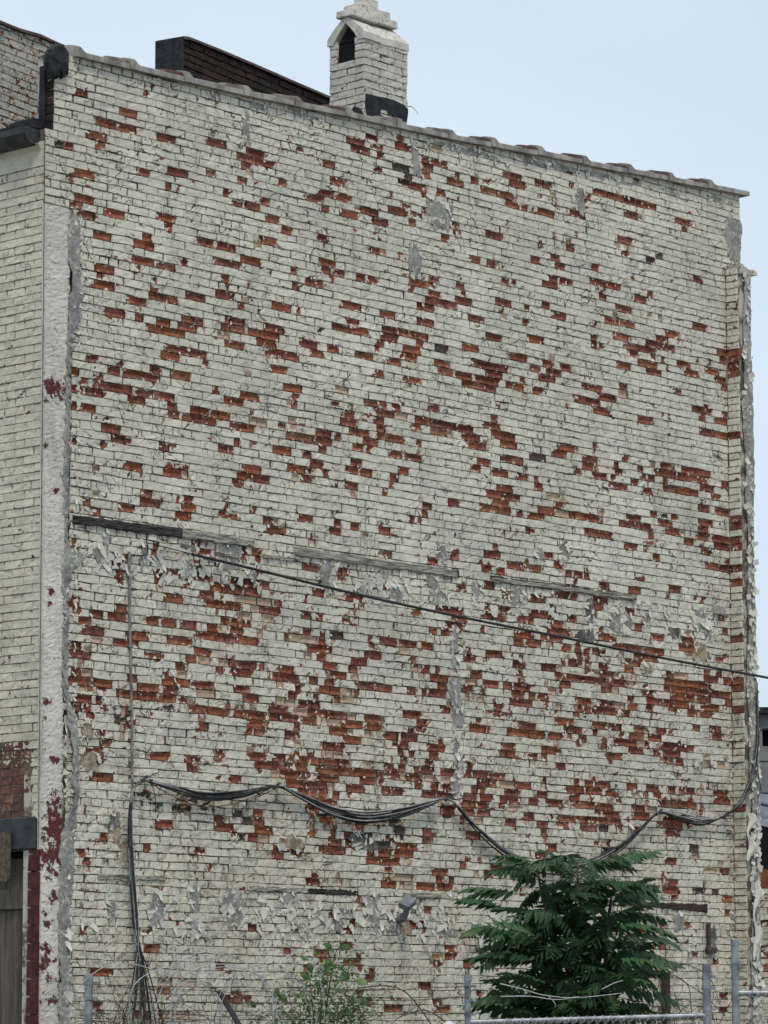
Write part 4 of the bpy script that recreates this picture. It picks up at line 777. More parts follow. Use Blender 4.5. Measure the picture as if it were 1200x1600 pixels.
for k, (a, b, h) in enumerate([(-.035, W_ + .0, .075), (.05, W_ - .09, .07), (.16, W_ - .22, .085)]):
    z0 = za + .012 + k * .072; J = [a, a + (b - a) * .45, b] if k < 2 else [a, b]
    J = [a, a + .14 if k < 2 else b] + ([a + .36] if k < 2 else []) + ([b] if k < 2 else [])
    J = sorted(set(round(q, 4) for q in J))
    for p, q in zip(J[:-1], J[1:]):
        mb = MB(); hv = (.10, .085, .06)[k]; mb.box(cu0 + p + .002, cu0 + q - .002, vm - hv, vm + hv, z0, z0 + h - .003, 0, .004)
        o = mb.build('cap_brick', M_CHIM, ch); bv = o.modifiers.new('bevel', 'BEVEL'); bv.width = .008; bv.segments = 2
# tar smeared on the foot of the stack
def smear(pts, v, name, par, mat=M_TAR):
    P = [W.front(x, y, v) for x, y in pts]; P = [(a + random.gauss(0, .003), b + random.gauss(0, .003)) for a, b in P]
    mb = MB(); mb.prism(P, v, v + .022); mb.build(name, mat, par)
smear([(572, 146), (580, 148), (592, 151), (604, 153), (618, 158), (630, 164), (638, 170), (638, 180), (636, 190), (625, 189), (622, 181), (615, 183), (614, 178), (607, 179), (604, 172), (596, 171), (594, 178), (600, 182), (596, 190), (574, 186), (572, 160)], VC - .014, 'tar_smear', ch)
P = [W.side(x, y, cu0 - .012) for x, y in [(549, 172), (553, 166), (560, 168), (566, 174), (567, 182), (549, 180)]]
mb = MB(); mb.prism(P, cu0 - .013, cu0 + .004, axis=0); mb.build('tar_smear', M_TAR, ch)
mb = MB(); P = [W.front(x, y, VC) for x, y in ((637, 166), (643, 167), (649, 172), (654, 179))]; mb.tube(spline([(a, VC, b) for a, b in P], 4), .004, 5, r2=.0015); mb.build('stray_wire', M_RUSTW, ch)

# ------------------------------------------------------------------ sooty parapet behind, and the worn white wall behind on the left
M_SOOTCAP = simple('sooty_coping', (.03, .016, .016), (.075, .045, .042), 9, .8)
def far_wall(fr, pts, name, label, cat, matb, matm, thick, zlow, ulim, endcap=None, keep=299, hb=.0684, peelb=.12, capm=None, gap=None):
    rt = frame_root(name, fr, label, cat)
    T = [fr.front(*q) for q in pts]; tu = [q[0] for q in T]; tz = [q[1] for q in T]; f = lambda u: np.interp(u, tu, tz)
    mb = MB(); mb.prism([(tu[0] + .01, zlow), (tu[-1], zlow)] + [(a, b - .005) for a, b in reversed(T)], .022, thick); mb.build('wall_core', matm, rt)
    B = []; z = zlow; c = 0
    while z < max(tz):
        J = joints(tu[0], min(tu[-1], ulim), .2265, (c % 2) * .113 + random.uniform(-.02, .02))
        for a, b in zip(J[:-1], J[1:]):
            if z + .03 > f((a + b) / 2): continue
            B.append(brick_arrays(c, a, b, lambda U, a=z: U * 0 + a, lambda U, b=z + hb: U * 0 + b, peelf=chp, base=peelb, clip=lambda U: f(U) - .002, gap=gap))
        z += hb; c += 1
    lay(rt, B, matb, keep)
    for (a, za_), (b, zb_) in zip(T[:-1], T[1:]):
        if b - a < .02: continue
        mb = MB(); sl = (zb_ - za_)
        V = [(a + .002, -.03, za_), (b - .002, -.03, zb_), (b - .002, thick + .02, zb_), (a + .002, thick + .02, za_)]
        V += [(x, y + (.02 if k < 2 else -.02), z_ + .035) for k, (x, y, z_) in enumerate(V)]
        mb.add(V, [(0, 3, 2, 1), (4, 5, 6, 7), (0, 1, 5, 4), (1, 2, 6, 5), (2, 3, 7, 6), (3, 0, 4, 7)]); mb.build('coping_stone', capm or M_SOOTCAP, rt)
    return rt, T
D = Frame(285, 32.0, 31.0)
dr, DT = far_wall(D, [(285, 62), (292, 62.5), (300, 65), (345, 83), (395, 104), (450, 128), (525, 160)], 'sooty_parapet', 'soot-black brick parapet rising behind the coping, left of the chimney', 'parapet', M_SOOT, M_MORTARD, .30, W.front(285, 200, 3)[1] - .6, 9, gap=.003)
tcap = (ray(255, 90) * 1.0); vD = D.side(256, 90, 0)[0]
mb = MB(); mb.box(DT[0][0] - .025, DT[0][0] + .004, -.012, .30, DT[0][1] - 1.6, DT[0][1] + .02, 0, .004); mb.build('tarred_end', M_TAR, dr)
E_ = Frame(-140, 29.6, 31.0)
far_wall(E_, [(-140, -16), (-60, 14), (0, 38), (30, 50), (62, 59), (90, 72), (120, 84), (200, 118)], 'rear_wall', 'rough flaking white brick wall behind the eaves at top left', 'brick wall', M_ROUGHW, M_MORTAR, .30, 7.6, 12, keep=299, peelb=.26)

# ------------------------------------------------------------------ street front on the left: facade, eaves, gutter, door
fr_ = frame_root('painted_facade', W, 'cream painted brick front with gutter and boarded door, left of the corner', 'facade')
S0 = .0; VMAX = 3.4; UF = -.03; UFz = lambda z: UL(z) + .006
zdl = W.side(40, 1277, UF)[1]; zdb = W.side(40, 1328, UF)[1]; vd0 = W.side(44, 1400, UF)[0]; vd1 = vd0 + 2.1
zfz = W.side(40, 226, UF)[1]
mb = MB(); mb.prism([(.03, -.3), (vd0, -.3), (vd0, zdb), (vd1, zdb), (vd1, -.3), (VMAX, -.3), (VMAX, Z_EAVE - .1), (.03, Z_EAVE - .1)], UF + .022, UF + .34, axis=0)
mb.V = [((UFz(z_) + .016) if x < UF + .1 else x, y, z_) for x, y, z_ in mb.V]
mb.build('mortar_bed', M_MORTARF, fr_)
FB = []; c = 0; z = -.02; hf = .0684
zc1, zc2 = W.side(40, 1155, UF)[1], W.side(40, 1203, UF)[1]
def facp(zz):
    def f(U, C):
        pe_ = np.zeros_like(U); to_ = np.zeros_like(U)
        if zdl - .02 < zz < zc2: pe_ += .95
        elif zc2 <= zz < zc1: pe_ += .55
        elif zz < zdb and True: pe_ = np.where(U < vd0 - .0, .95, 0.1); 
        pe_ = np.where((U < .12) & (zz < zc1) & (zz > zdb), .12, pe_)
        return pe_, to_
    return f
while z < Z_EAVE - .12:
    J = joints(.012, VMAX, .2265, (c % 2) * .113 + random.uniform(-.015, .015))
    if z < zdb + .02: J = sorted(set([j for j in J if j < vd0 - .07 or j > vd1 + .07] + [vd0, vd1]))
    for a, b in zip(J[:-1], J[1:]):
        m = (a + b) / 2
        if z < zdb and vd0 < m < vd1: continue
        if zdb - .01 < z + .03 < zdl + .01 and m < vd1 + .2 and m > vd0 - .1: continue
        FB.append(brick_arrays(c, a, b, lambda U, a=z: U * 0 + a, lambda U, b=z + hf: U * 0 + b, v0=UFz(z), peelf=facp(z + .03), base=.05, gap=random.choice([.0003, .0008, .0015, .0022]), recess=.004))
    z += hf; c += 1
lay(fr_, FB, M_FACADE, 299, side=True, size=lambda A: (1 if A[:, 0].mean() < 1.0 and A[:, 2].mean() > EYE else .01) * (A[:, 0].max() - A[:, 0].min()))
# oxide-red painted jamb bricks beside the door
mb = MB()
zj = EYE - 1.6; k = 0
while zj < zdb - .01:
    w = .0 ; mb = MB(); mb.box(UF - .006 - random.uniform(0, .004), UF + .2, -.002, vd0 - .004, zj + .003, min(zj + .13, zdb), 0, .003); o = mb.build('jamb_brick', M_DARKRED, fr_); zj += .137
mb = MB(); mb.box(UF - .006, UF + .1, vd0 - .07, vd1 + .2, zdb, zdl, 0, .006); o = mb.build('lintel', M_SLATE, fr_); o.modifiers.new('bevel', 'BEVEL').width = .012
# boarded door: planks, rail and an old hanging strap
dx = UF + .09
door = empty('door', (0, 0, 0), 0, fr_)
v = vd0 + .01; k = 0
while v < vd1 - .02:
    w = random.uniform(.13, .17); mb = MB(); mb.box(dx + random.uniform(0, .006), dx + .035, v + .002, min(v + w, vd1) - .003, .05, zdb - (.03 if k % 2 else .012) - .03, 0, .002); mb.build('door_board', M_DOOR, door); v += w; k += 1
mb = MB(); zr = W.side(20, 1405, dx)[1]; mb.box(dx - .03, dx, vd0 + .02, vd1 - .02, zr - .075, zr + .075, 0, .003); mb.build('door_rail', M_DOOR, door)
mb = MB(); mb.box(dx - .03, dx, vd0 + .02, vd1 - .02, .3, .45, 0, .003); mb.build('door_rail', M_DOOR, door)
zs0, zs1 = W.side(8, 1300, UF - .03)[1], W.side(8, 1378, UF - .03)[1]; vs = W.side(8, 1340, UF - .03)[0]
mb = MB(); mb.prism([(vs - .06, zs1 + .02), (vs - .03, zs1), (vs + .03, zs1), (vs + .06, zs1 + .02), (vs + .06, zs0), (vs - .06, zs0)], UF - .04, UF - .024, axis=0); mb.build('hanging_strap', simple('rusted_iron', (.05, .04, .03), (.16, .12, .085), 25, .8, .004), door)
mb = MB(); mb.box(dx + .06, dx + .08, vd0, vd1, 0, zdb); mb.build('dark_backing', M_DARK, door)
mb = MB(); mb.box(UF + .0, UF + .35, VMAX, VMAX + .02, -.3, Z_EAVE); mb.box(UF + .3, U_R, VMAX, VMAX + .3, -.3, Z_EAVE - .1); mb.build('rear_return', M_FACADE, fr_)
# eaves: frieze board, bed mould, gutter, roof edge
zg = W.side(55, 196, UF - .14)[1]
mb = MB(); mb.box(UF - .035, UF + .1, .03, VMAX, Z_EAVE - .30, Z_EAVE - .10, 0, .002); mb.build('frieze_board', M_COPE if False else M_FACADE, fr_)
mb = MB(); mb.prism([(UF - .075, Z_EAVE - .12), (UF - .035, Z_EAVE - .17), (UF, Z_EAVE - .17), (UF, Z_EAVE - .10)], .05, VMAX); mb.build('bed_mould', M_FACADE, fr_)
mb = MB(); gsec = [(UF - .19, zg + .0), (UF - .185, zg - .05), (UF - .15, zg - .11), (UF - .08, zg - .135), (UF + .0, zg - .135), (UF + .0, zg - .115), (UF - .08, zg - .115), (UF - .14, zg - .095), (UF - .17, zg - .045), (UF - .175, zg)]
mb.prism(gsec, .09, VMAX); mb.prism([(UF - .19, zg), (UF - .185, zg - .05), (UF - .15, zg - .11), (UF - .08, zg - .135), (UF, zg - .135), (UF, zg)], .086, .094); mb.build('gutter', simple('dark_gutter_metal', (.025, .026, .028), (.07, .07, .072), 8, .5, .001), fr_)
mb = MB(); V = [(UF - .10, .1, zg + .01), (UF - .10, VMAX, zg + .01), (UF + 4.0, VMAX, zg + .34), (UF + 4.0, .2, zg + .34)]; V += [(x, y, z_ + .05) for x, y, z_ in V]
mb.add(V, [(0, 1, 2, 3), (4, 7, 6, 5), (0, 4, 5, 1), (1, 5, 6, 2), (2, 6, 7, 3), (3, 7, 4, 0)]); mb.build('roof_edge', M_TAR, fr_)
mb = MB(); mb.box(UF + .1, U_R - .02, TH - .02, VMAX, Z_EAVE - .4, Z_EAVE - .3); mb.build('roof_deck', M_TAR, fr_)
mb = MB(); mb.tube([(UL(.02), .008, .02), (UL(Z_EAVE) , .008, Z_EAVE - .05)], .0035, 4); mb.build('corner_seam', M_RUSTW, fr_)

# ------------------------------------------------------------------ cables on the wall
def wp(x, y, v): u, z = W.front(x, y, v); return (u, v, z)
ct = frame_root('cable_bundle', W, 'sagging bundle of black cables draped in swags across the lower wall', 'cable bundle')
PATH = [(226, 1218), (270, 1231), (320, 1243), (380, 1240), (432, 1229), (470, 1243), (520, 1266), (572, 1276), (630, 1268), (670, 1255), (700, 1248), (722, 1268), (752, 1300), (790, 1331), (835, 1352), (885, 1357), (930, 1345), (972, 1321), (1003, 1293), (1030, 1270), (1060, 1276), (1095, 1284), (1125, 1278), (1150, 1262), (1169, 1232), (1180, 1190), (1184, 1140), (1183, 1092), (1182, 1066)]
AN = {0, 4, 10, 19, 22, 27, 28}; anch = sorted(AN)
for s_ in range(16):
    sag = random.gauss(0, 5.0); ln = [random.gauss(0, 4.5) for _ in anch]; P = []
    for i, (x, y) in enumerate(PATH):
        kk = .35 if x > 1140 else 1
        a = max(k for k in anch if k <= i); b = min([k for k in anch if k >= i] or [a]); t_ = 0 if a == b else (i - a) / (b - a)
        off = kk * (sag + ln[anch.index(a)]) * math.sin(math.pi * t_) + random.gauss(0, .5); k_ = 2.0 * (.4 + math.sin(math.pi * t_))
        v = -.05 - .02 * random.random() if x < 1120 else -.05 - .15 * min(1, (x - 1120) / 40)
        P.append(wp(x + random.gauss(0, .5) + (off * .5 if x > 1140 else 0), y + off, v))
    mb = MB(); mb.tube(spline(P, 5), random.choice([.004, .0055, .007]), 5); mb.build('cable', M_CABLEG if s_ % 4 == 0 else M_CABLE, ct)
for x, y in ((226, 1218), (432, 1229), (700, 1248), (1030, 1270), (1134, 1274)):
    mb = MB(); a = wp(x - 4, y + 3, -.075); b = wp(x + 4, y - 5, -.03); mb.tube([a, b], .012, 6); c_ = wp(x, y, 0); mb.tube([(c_[0], .02, c_[2]), (c_[0], -.09, c_[2] - .01)], .008, 6); mb.build('cable_hook', M_CABLE, ct)
for pts in ([(228, 1216), (240, 1210), (246, 1208)], [(228, 1220), (238, 1228), (243, 1250), (243, 1272)], [(432, 1230), (415, 1240), (392, 1250), (384, 1258)], [(1182, 1190), (1186, 1215), (1190, 1240)], [(1180, 1200), (1188, 1225), (1184, 1250)], [(992, 1320), (984, 1345), (970, 1356)]):
    mb = MB(); mb.tube(spline([wp(x, y, -.05 if x < 1120 else -.2) for x, y in pts], 5), .004, 5); mb.build('loose_end', M_CABLE, ct)
dt = frame_root('hanging_cables', W, 'bunch of black and grey cables hanging straight down the wall near its left edge', 'cables')
for s_ in range(16):
    d0 = random.gauss(0, 2.2); sp = random.gauss(0, 1)
    P = [(228, 1218), (214, 1224 + abs(d0)), (206 + d0 * .3, 1244), (204 + d0, 1290), (206 + d0 * 1.2, 1350), (210 + d0 * 1.3, 1410), (214 + d0, 1460), (221 + sp * 4, 1510), (225 + sp * 9, 1560), (226 + sp * 14, 1610), (226 + sp * 16, 1700), (226 + sp * 18, 1860)]
    mb = MB(); mb.tube(spline([wp(x, y, -.05 - .02 * random.random()) for x, y in P], 5), random.choice([.004, .0055, .007]), 5); mb.build('cable', M_CABLEG if s_ % 4 == 0 else M_CABLE, dt)
pt = frame_root('conduit', W, 'thin straight conduit running down the left of the wall to the cables', 'conduit')
mb = MB(); mb.tube([wp(202, 862, -.02), wp(203, 980, -.02), wp(206, 1120, -.022), wp(207, 1235, -.03)], .011, 8); mb.build('pipe', M_PIPE, pt)
for y in (900, 1010, 1110, 1190):
    x = np.interp(y, [862, 1235], [202, 207]); u, v, z = wp(x, y, -.02); mb = MB(); mb.box(u - .022, u + .022, -.032, .012, z - .006, z + .006); mb.build('pipe_strap', M_STEEL, pt)
sw = frame_root('service_wire', W, 'long black overhead wire slanting across the middle of the wall', 'wire')
SWP = [(300, 866), (400, 890), (560, 929), (720, 964), (880, 996), (1040, 1029), (1200, 1059), (1320, 1080), (1500, 1105)]
mb = MB(); mb.tube(spline([wp(x, y, -.05 - .00055 * (x - 300)) for x, y in SWP], 6), .0125, 6); mb.build('wire', M_CABLE, sw)
mb = MB(); mb.tube(spline([wp(x, y, -.04) for x, y in [(230, 848), (262, 856), (300, 866)]], 4), .005, 5); mb.tube(spline([wp(*q, -.02) for q in [(228, 842), (231, 855), (229, 866), (218, 868), (206, 868), (203, 880)]], 4), .006, 5); mb.build('wire_tail', M_CABLE, sw)

# ------------------------------------------------------------------ small lamp on the wall
lt = frame_root('security_lamp', W, 'small blue-grey floodlight tilted on a stubby bracket, low on the wall', 'lamp')
u, v, z = wp(636, 1418, -.14)
def obox(cx, cy, cz, sx, sy, sz, rx, ry, rz, mat, name, par, bev=.006):
    mb = MB(); mb.box(-sx / 2, sx / 2, -sy / 2, sy / 2, -sz / 2, sz / 2); o = mb.build(name, mat, par, loc=(cx, cy, cz)); o.rotation_euler = (rx, ry, rz)
    if bev: m_ = o.modifiers.new('bevel', 'BEVEL'); m_.width = bev; m_.segments = 2
    return o
obox(u - .02, v - .02, z + .035, .13, .10, .06, R(28), R(-32), 0, M_LAMP, 'lamp_head', lt)
obox(u - .035, v - .085, z + .012, .105, .010, .04, R(28), R(-32), 0, simple('lamp_glass', (.10, .12, .14), None, 5, .15, 0), 'lamp_glass', lt, .002)
mb = MB(); mb.tube([(u + .035, v + .03, z - .0), (u + .05, v + .06, z - .05), (u + .04, v + .09, z - .10)], .026, 10, r2=.03); mb.build('lamp_arm', M_LAMP, lt)
mb = MB(); mb.tube([(u + .04, .01, z - .085), (u + .04, -.055, z - .085)], .045, 12); mb.build('wall_plate', M_LAMP, lt)
bt = frame_root('meter_stub', W, 'dark upright pipe stub in a stained notch, right of the low brown timber', 'pipe stub')
mb = MB(); a = wp(1107, 1441, -.03); b = wp(1108, 1486, -.03); mb.tube([a, b], .022, 8); mb.build('pipe', M_RUSTW, bt)
mb = MB(); c_ = wp(1110, 1484, -.02); mb.box(c_[0] - .06, c_[0] + .07, -.05, .01, c_[2] - .03, c_[2] + .02, 0, .006); mb.build('bracket', M_RUSTW, bt)
st_ = frame_root('brown_post', W, 'narrow brown post standing against the wall right of the leafy tree', 'post')
mb = MB(); a = wp(1040, 1519, -.06); b = wp(1041, 1600, -.06); mb.box(a[0] - .03, a[0] + .03, -.09, -.03, 0, a[2], 0, .003); mb.build('post', M_WOODB, st_)
# ------------------------------------------------------------------ neighbouring buildings at far right
nb = tag(empty('grey_block_building', (0, 0, 0)), 'low grey block building with a dark window and a black shadow sheet below, beyond the right end of the wall', 'building')
YB = 46.0
tl = at(1181, 1106, YB); bx0 = tl.x - 1.0; zt_ = tl.z
z13 = at(1190, 1330, YB).z; w0, w1 = at(1191, 1138, YB), at(1230, 1166, YB)
mb = MB(); mb.box(bx0, bx0 + 9, YB, YB + 6, -.3, w1.z); mb.box(bx0, w0.x, YB, YB + 6, w1.z, w0.z); mb.box(w1.x, bx0 + 9, YB, YB + 6, w1.z, w0.z); mb.box(bx0, bx0 + 9, YB, YB + 6, w0.z, zt_ - .08); mb.build('wall', M_BLOCK, nb)
mb = MB(); mb.box(bx0 - .1, bx0 + 9.1, YB - .12, YB + 6.1, zt_ - .08, zt_, 0, .0); mb.build('roof_edge', M_TAR, nb)
mb = MB(); mb.box(w0.x, w1.x, YB + .15, YB + .2, w1.z, w0.z); mb.build('window', M_DARK, nb)
zz = zt_ - .3
while zz > z13:
    mb = MB(); mb.box(bx0, bx0 + 9, YB - .006, YB, zz, zz + .012); mb.build('block_joint', M_TAR, nb); zz -= .42
mb = MB(); d0, d1 = at(1183, 1295, YB - 1), at(1240, 1600, YB - 1)
mb.box(bx0 + .6, bx0 + 5, YB - .05, YB - .01, -.2, at(1190, 1290, YB).z); mb.build('shadow_sheet', M_DARK, nb)  # flat black sheet on the wall, standing for dark growth and shadow
tp = tag(empty('tarpaulin', (0, 0, 0)), 'blue-grey sheet sagging at the right edge beyond the pilaster', 'tarpaulin')
Y2 = 40.0; V = []; Fc = []
for j in range(9):
    for i in range(9):
        x = 1180 + i * 9; y = 1238 + j * 6.0 + 3 * math.sin(i * .8) + (i * 1.5 if j == 8 else 0); p = at(x, y, Y2 - .1 * j + .06 * math.sin(i * 1.7 + j)); V.append(p)
Fc = [(j * 9 + i, j * 9 + i + 1, (j + 1) * 9 + i + 1, (j + 1) * 9 + i) for j in range(8) for i in range(8)]
mesh('sheet', V, Fc, M_TARP, tp, smooth=True)
mb = MB(); a = at(1189, 1255, Y2 - .7); b = at(1240, 1268, Y2 - .7); mb.tube([a, b], .03, 6); a = at(1250, 1240, Y2); mb.tube([a, (a.x, a.y, -.1)], .03, 6); mb.build('pole', M_BLOCK, tp)
rp = tag(empty('red_brick_stub', (0, 0, 0)), 'stub of red and white brick wall at the right edge, past the pilaster', 'brick wall')
Y3 = 37.5; a = at(1184, 1360, Y3); mb = MB(); mb.box(a.x, a.x + 2.5, Y3 + .022, Y3 + .3, -.3, a.z); mb.build('wall_core', M_MORTAR, rp)
B = []; z = -.02; c = 0
while z < a.z - .03:
    J = joints(a.x, a.x + 2.5, .2265, (c % 2) * .113)
    for p, q in zip(J[:-1], J[1:]):
        wv = random.choice([1.0, 1.0, .2, .45]) if z > a.z - .35 else random.choice([.1, .2, .5])
        B.append(brick_arrays(c, p, q, lambda U, a=z: U * 0 + a, lambda U, b=z + .068: U * 0 + b, v0=Y3, peelf=lambda U, C, w=wv: (U * 0 + w, U * 0), base=0))
    z += .0684; c += 1
lay(rp, B, M_PAINT, 60)

# ------------------------------------------------------------------ chain-link fence in front of the wall
YF = 25.4
fx = lambda x: at(x, 1594, YF).x
fzz = lambda y: at(600, y, YF).z
GRP = 'galvanised fence posts'
def post(x, ytop, r, label, bands=(), cap='flat', Y=YF):
    t_ = tag(empty('fence_post', (at(x, 1594, Y).x, Y, 0)), label, 'fence post', 'galvanised fence posts'); zt = at(x, ytop, Y).z
    mb = MB(); mb.tube([(0, 0, -.2), (0, 0, zt - .012)], r, 16); mb.build('tube', M_STEEL, t_, smooth=False)
    mb = MB(); mb.tube([(0, 0, zt - .045), (0, 0, zt)], r * 1.10, 16); mb.build('cap_sleeve', M_STEEL, t_)
    for yb in bands:
        z = at(x, yb, Y).z; mb = MB(); mb.tube([(0, 0, z - .011), (0, 0, z + .011)], r * 1.14, 16); mb.box(r * 1.0, r * 1.0 + .035, -.009, .009, z - .010, z + .010); mb.build('tie_band', M_STEEL, t_)
    return t_, zt
post(138, 1523, .031, 'galvanised fence post nearest the left edge, dull grey', (1536, 1560, 1583))
post(731, 1523, .024, 'slim galvanised fence post left of the leafy tree', (1541, 1563, 1585))
post(1105, 1508, .029, 'galvanised fence post right of the leafy tree', (1526, 1543, 1577))
post(1150, 1468, .029, 'tallest galvanised post, gate post at right', (1503, 1512, 1527))
bp = tag(empty('ball_cap_post', (fx(700), YF - .35, 0)), 'short post with a rounded pale ball cap at the bottom edge', 'fence post')
mb = MB(); mb.tube([(0, 0, -.1), (0, 0, fzz(1603))], .032, 12); mb.build('tube', M_STEEL, bp)
V = []; Fc = []
for j in range(7):
    for i in range(14):
        a, b = j / 6 * math.pi / 2, i / 14 * 2 * math.pi; V.append((.044 * math.cos(a) * math.cos(b), .044 * math.cos(a) * math.sin(b), .046 * math.sin(a)))
Fc = [(j * 14 + i, j * 14 + (i + 1) % 14, (j + 1) * 14 + (i + 1) % 14, (j + 1) * 14 + i) for j in range(6) for i in range(14)] + [list(range(14))[::-1]]
mesh('ball_cap', V, Fc, simple('pale_cap', (.6, .6, .6), (.5, .5, .5), 9, .5, 0), bp, smooth=True, loc=(0, 0, fzz(1605)))
def fence(label, x0, x1, z0, z1, name='chain_link_fence', zl=.03, pitch=.058):
    t_ = tag(empty(name, (x0, YF, 0)), label, 'fence'); Lx = x1 - x0
    mb = MB(); mb.tube([(0, 0, z0), (Lx, 0, z1)], .021, 14); mb.build('top_rail', M_STEEL, t_)
    mb = MB(); k = 0; zt = lambda x: z0 + (z1 - z0) * x / Lx + .012
    x = -2.0
    while x < Lx + .01:
        for s_ in (1, -1):
            xa = x if s_ > 0 else x + 1.7; H = zt(0) - zl
            p = [(xa, zl), (xa + s_ * H, zt(0))]
            # clip to panel
            (ax, az_), (bx, bz) = p; pts = []
            for q in (0, 1): pass
            t0, t1 = 0.0, 1.0; dx_ = bx - ax
            lo, hi = sorted(((0 - ax) / dx_, (Lx - ax) / dx_)); t0, t1 = max(t0, lo), min(t1, hi)
            if t1 - t0 > .02:
                mb.tube([(ax + dx_ * t0, -.004 * s_ - .024, az_ + (bz - az_) * t0), (ax + dx_ * t1, -.004 * s_ - .024, az_ + (bz - az_) * t1)], .0019, 3)
        x += pitch
    mb.build('chain_link_mesh', M_WIRE, t_)
    mb = MB(); x = .04
    while x < Lx:
        mb.tube([(x - .012, -.026, zt(x) - .035), (x, -.024, zt(x) - .008), (x + .012, -.012, zt(x) + .014), (x + .022, .012, zt(x) + .006)], .0028, 4); x += pitch
    mb.build('mesh_knuckles', M_WIRE, t_); return t_
fence('chain-link fence bay with pale top rail along the bottom, below the leafy tree', fx(731), fx(1105), fzz(1598), fzz(1587))
fence('chain-link gate with raised top rail at the bottom right corner', fx(1152), fx(1152) + 2.2, fzz(1552), fzz(1552), 'chain_link_gate')
fence('chain-link fence bay running low between the two left posts', fx(138), fx(731), fzz(1622), fzz(1620))
# strands of barbed wire
for i, (ya, yb, sg) in enumerate([(1541, 1541, 10), (1563, 1560, 6), (1584, 1583, 4)]):
    P = []
    for k in range(25):
        x = 138 + (731 - 138) * k / 24; y = ya + (yb - ya) * k / 24 + sg * math.sin(math.pi * k / 24) * .8 + random.gauss(0, 1.0); p = at(x, y, YF - .03 + random.gauss(0, .01)); P.append(p)
    w_ = tag(empty('barbed_wire', (0, 0, 0)), ('highest of three dark barbed strands between the left fence posts', 'middle one of three dark barbed strands between the left fence posts', 'lowest of three dark barbed strands between the left fence posts')[i], 'barbed wire', 'barbed strands')
    mb = MB(); mb.tube(spline(P, 3), .0026, 4); mb.build('strand', M_RUSTW, w_)
    mb = MB()
    for p in spline(P, 3)[::2]:
        for s_ in (1, -1): mb.tube([p + Vector((-.012, 0, .016 * s_)), p + Vector((.012, 0, -.016 * s_))], .0016, 3)
    mb.build('barbs', M_RUSTW, w_)['kind'] = 'stuff'
# coils of bright razor wire
rz = tag(empty('wire_coil', (0, 0, 0)), 'loose loops of bright coiled wire above the left fence bay', 'coiled wire')
LOOPS = [(262, 1512, 64, 70), (330, 1490, 92, 96), (345, 1503, 84, 92), (300, 1530, 40, 80), (462, 1490, 40, 100), (200, 1508, 88, 84), (410, 1512, 74, 78)]
for cx, ty, rx_, ry_ in LOOPS:
    P = []; ph = random.uniform(-.3, .3)
    for k in range(33):
        a = math.pi * (1.35 - 1.7 * k / 32); P.append(at(cx + rx_ * math.cos(a) + 6 * math.sin(2 * a + ph * 5), ty + ry_ - ry_ * math.sin(a) + 4 * math.sin(3 * a + ph * 9), YF + .12 * math.cos(a + ph) - .05))
    mb = MB(); mb.tube(P, random.choice([.0022, .0034]), 5)
    if random.random() < .5: mb.tube([p + Vector((.03, .01, -.02)) for p in P], .003, 4)
    mb.build('loop', M_WIRE, rz)
bw = tag(empty('sagging_wire', (0, 0, 0)), 'dark arching wire loop left of the slim fence post', 'wire')
for pts in ([(560, 1544), (600, 1540), (630, 1548), (652, 1570), (675, 1604), (690, 1640)], [(640, 1584), (660, 1578), (680, 1585), (700, 1600)]):
    mb = MB(); mb.tube(spline([at(x, y, YF + .05) for x, y in pts], 6), .005, 5); mb.build('wire', M_RUSTW, bw)
sb_ = tag(empty('steel_bar', (0, 0, 0)), 'dark steel angle bar leaning diagonally at the bottom, between coils', 'steel bar')
mb = MB(); a, b = at(341, 1548, YF - .1), at(385, 1622, YF - .2); b2 = a + (b - a) * 3.2
mb.tube([a, b2], .017, 4); mb.tube([a + Vector((.018, .01, -.002)), b2 + Vector((.018, .01, -.002))], .008, 4); mb.build('bar', M_TAR, sb_)
tw = tag(empty('dead_branches', (0, 0, 0)), 'two pale bare twigs crossing in front of the leafy tree', 'branches')
for pts in ([(781, 1537), (815, 1545), (850, 1555), (900, 1559), (972, 1552)], [(782, 1557), (830, 1557), (870, 1562), (905, 1557)], [(940, 1546), (960, 1536), (974, 1532)], [(855, 1555), (866, 1566), (868, 1572)]):
    mb = MB(); mb.tube(spline([at(x, y, YF + .1) for x, y in pts], 5), .0042, 5, r2=.0025); mb.build('twig', M_WIRE, tw)
# dead vines
def vine(name, label, seeds, n, Y, spread, cat='dead vine', r=.0034):
    t_ = tag(empty(name, (0, 0, 0)), label, cat)
    for k in range(n):
        x, y = random.choice(seeds); P = [(x, y)]; dx_, dy = random.gauss(0, 3), -random.uniform(6, 12)
        for s_ in range(random.randint(6, 14)):
            dx_ += random.gauss(0, 3.2); dy += random.gauss(.9, 2.0); x += dx_ * spread; y += dy; P.append((x, y))
        mb = MB(); mb.tube(spline([at(a, b, Y + random.gauss(0, .04)) for a, b in P], 3), r * random.uniform(.6, 1.5), 4, r2=.0012); mb.build('stem', M_RUSTW, t_)
vine('dead_vine', 'tangle of bare dark vine stems around the foot of the hanging cables', [(190, 1620), (205, 1625), (225, 1630), (240, 1620), (170, 1625)], 60, 26.2, .8)
vine('dead_vine', 'wiry dead vine stems arching on the wall right of the leafy tree', [(1040, 1610), (1060, 1615), (1090, 1610), (1120, 1610)], 20, 31.0, .9)
vine('dead_vine', 'sparse dark vine stems rising between the wire coils and shrub', [(300, 1625), (330, 1620), (400, 1620), (370, 1625), (440, 1620), (540, 1620), (600, 1625), (260, 1620)], 34, 26.4, 1.0)
vt_ = tag(empty('wall_creeper', (0, 0, 0)), 'thin arching bare creeper loop between leafy tree and right fence post', 'dead vine')
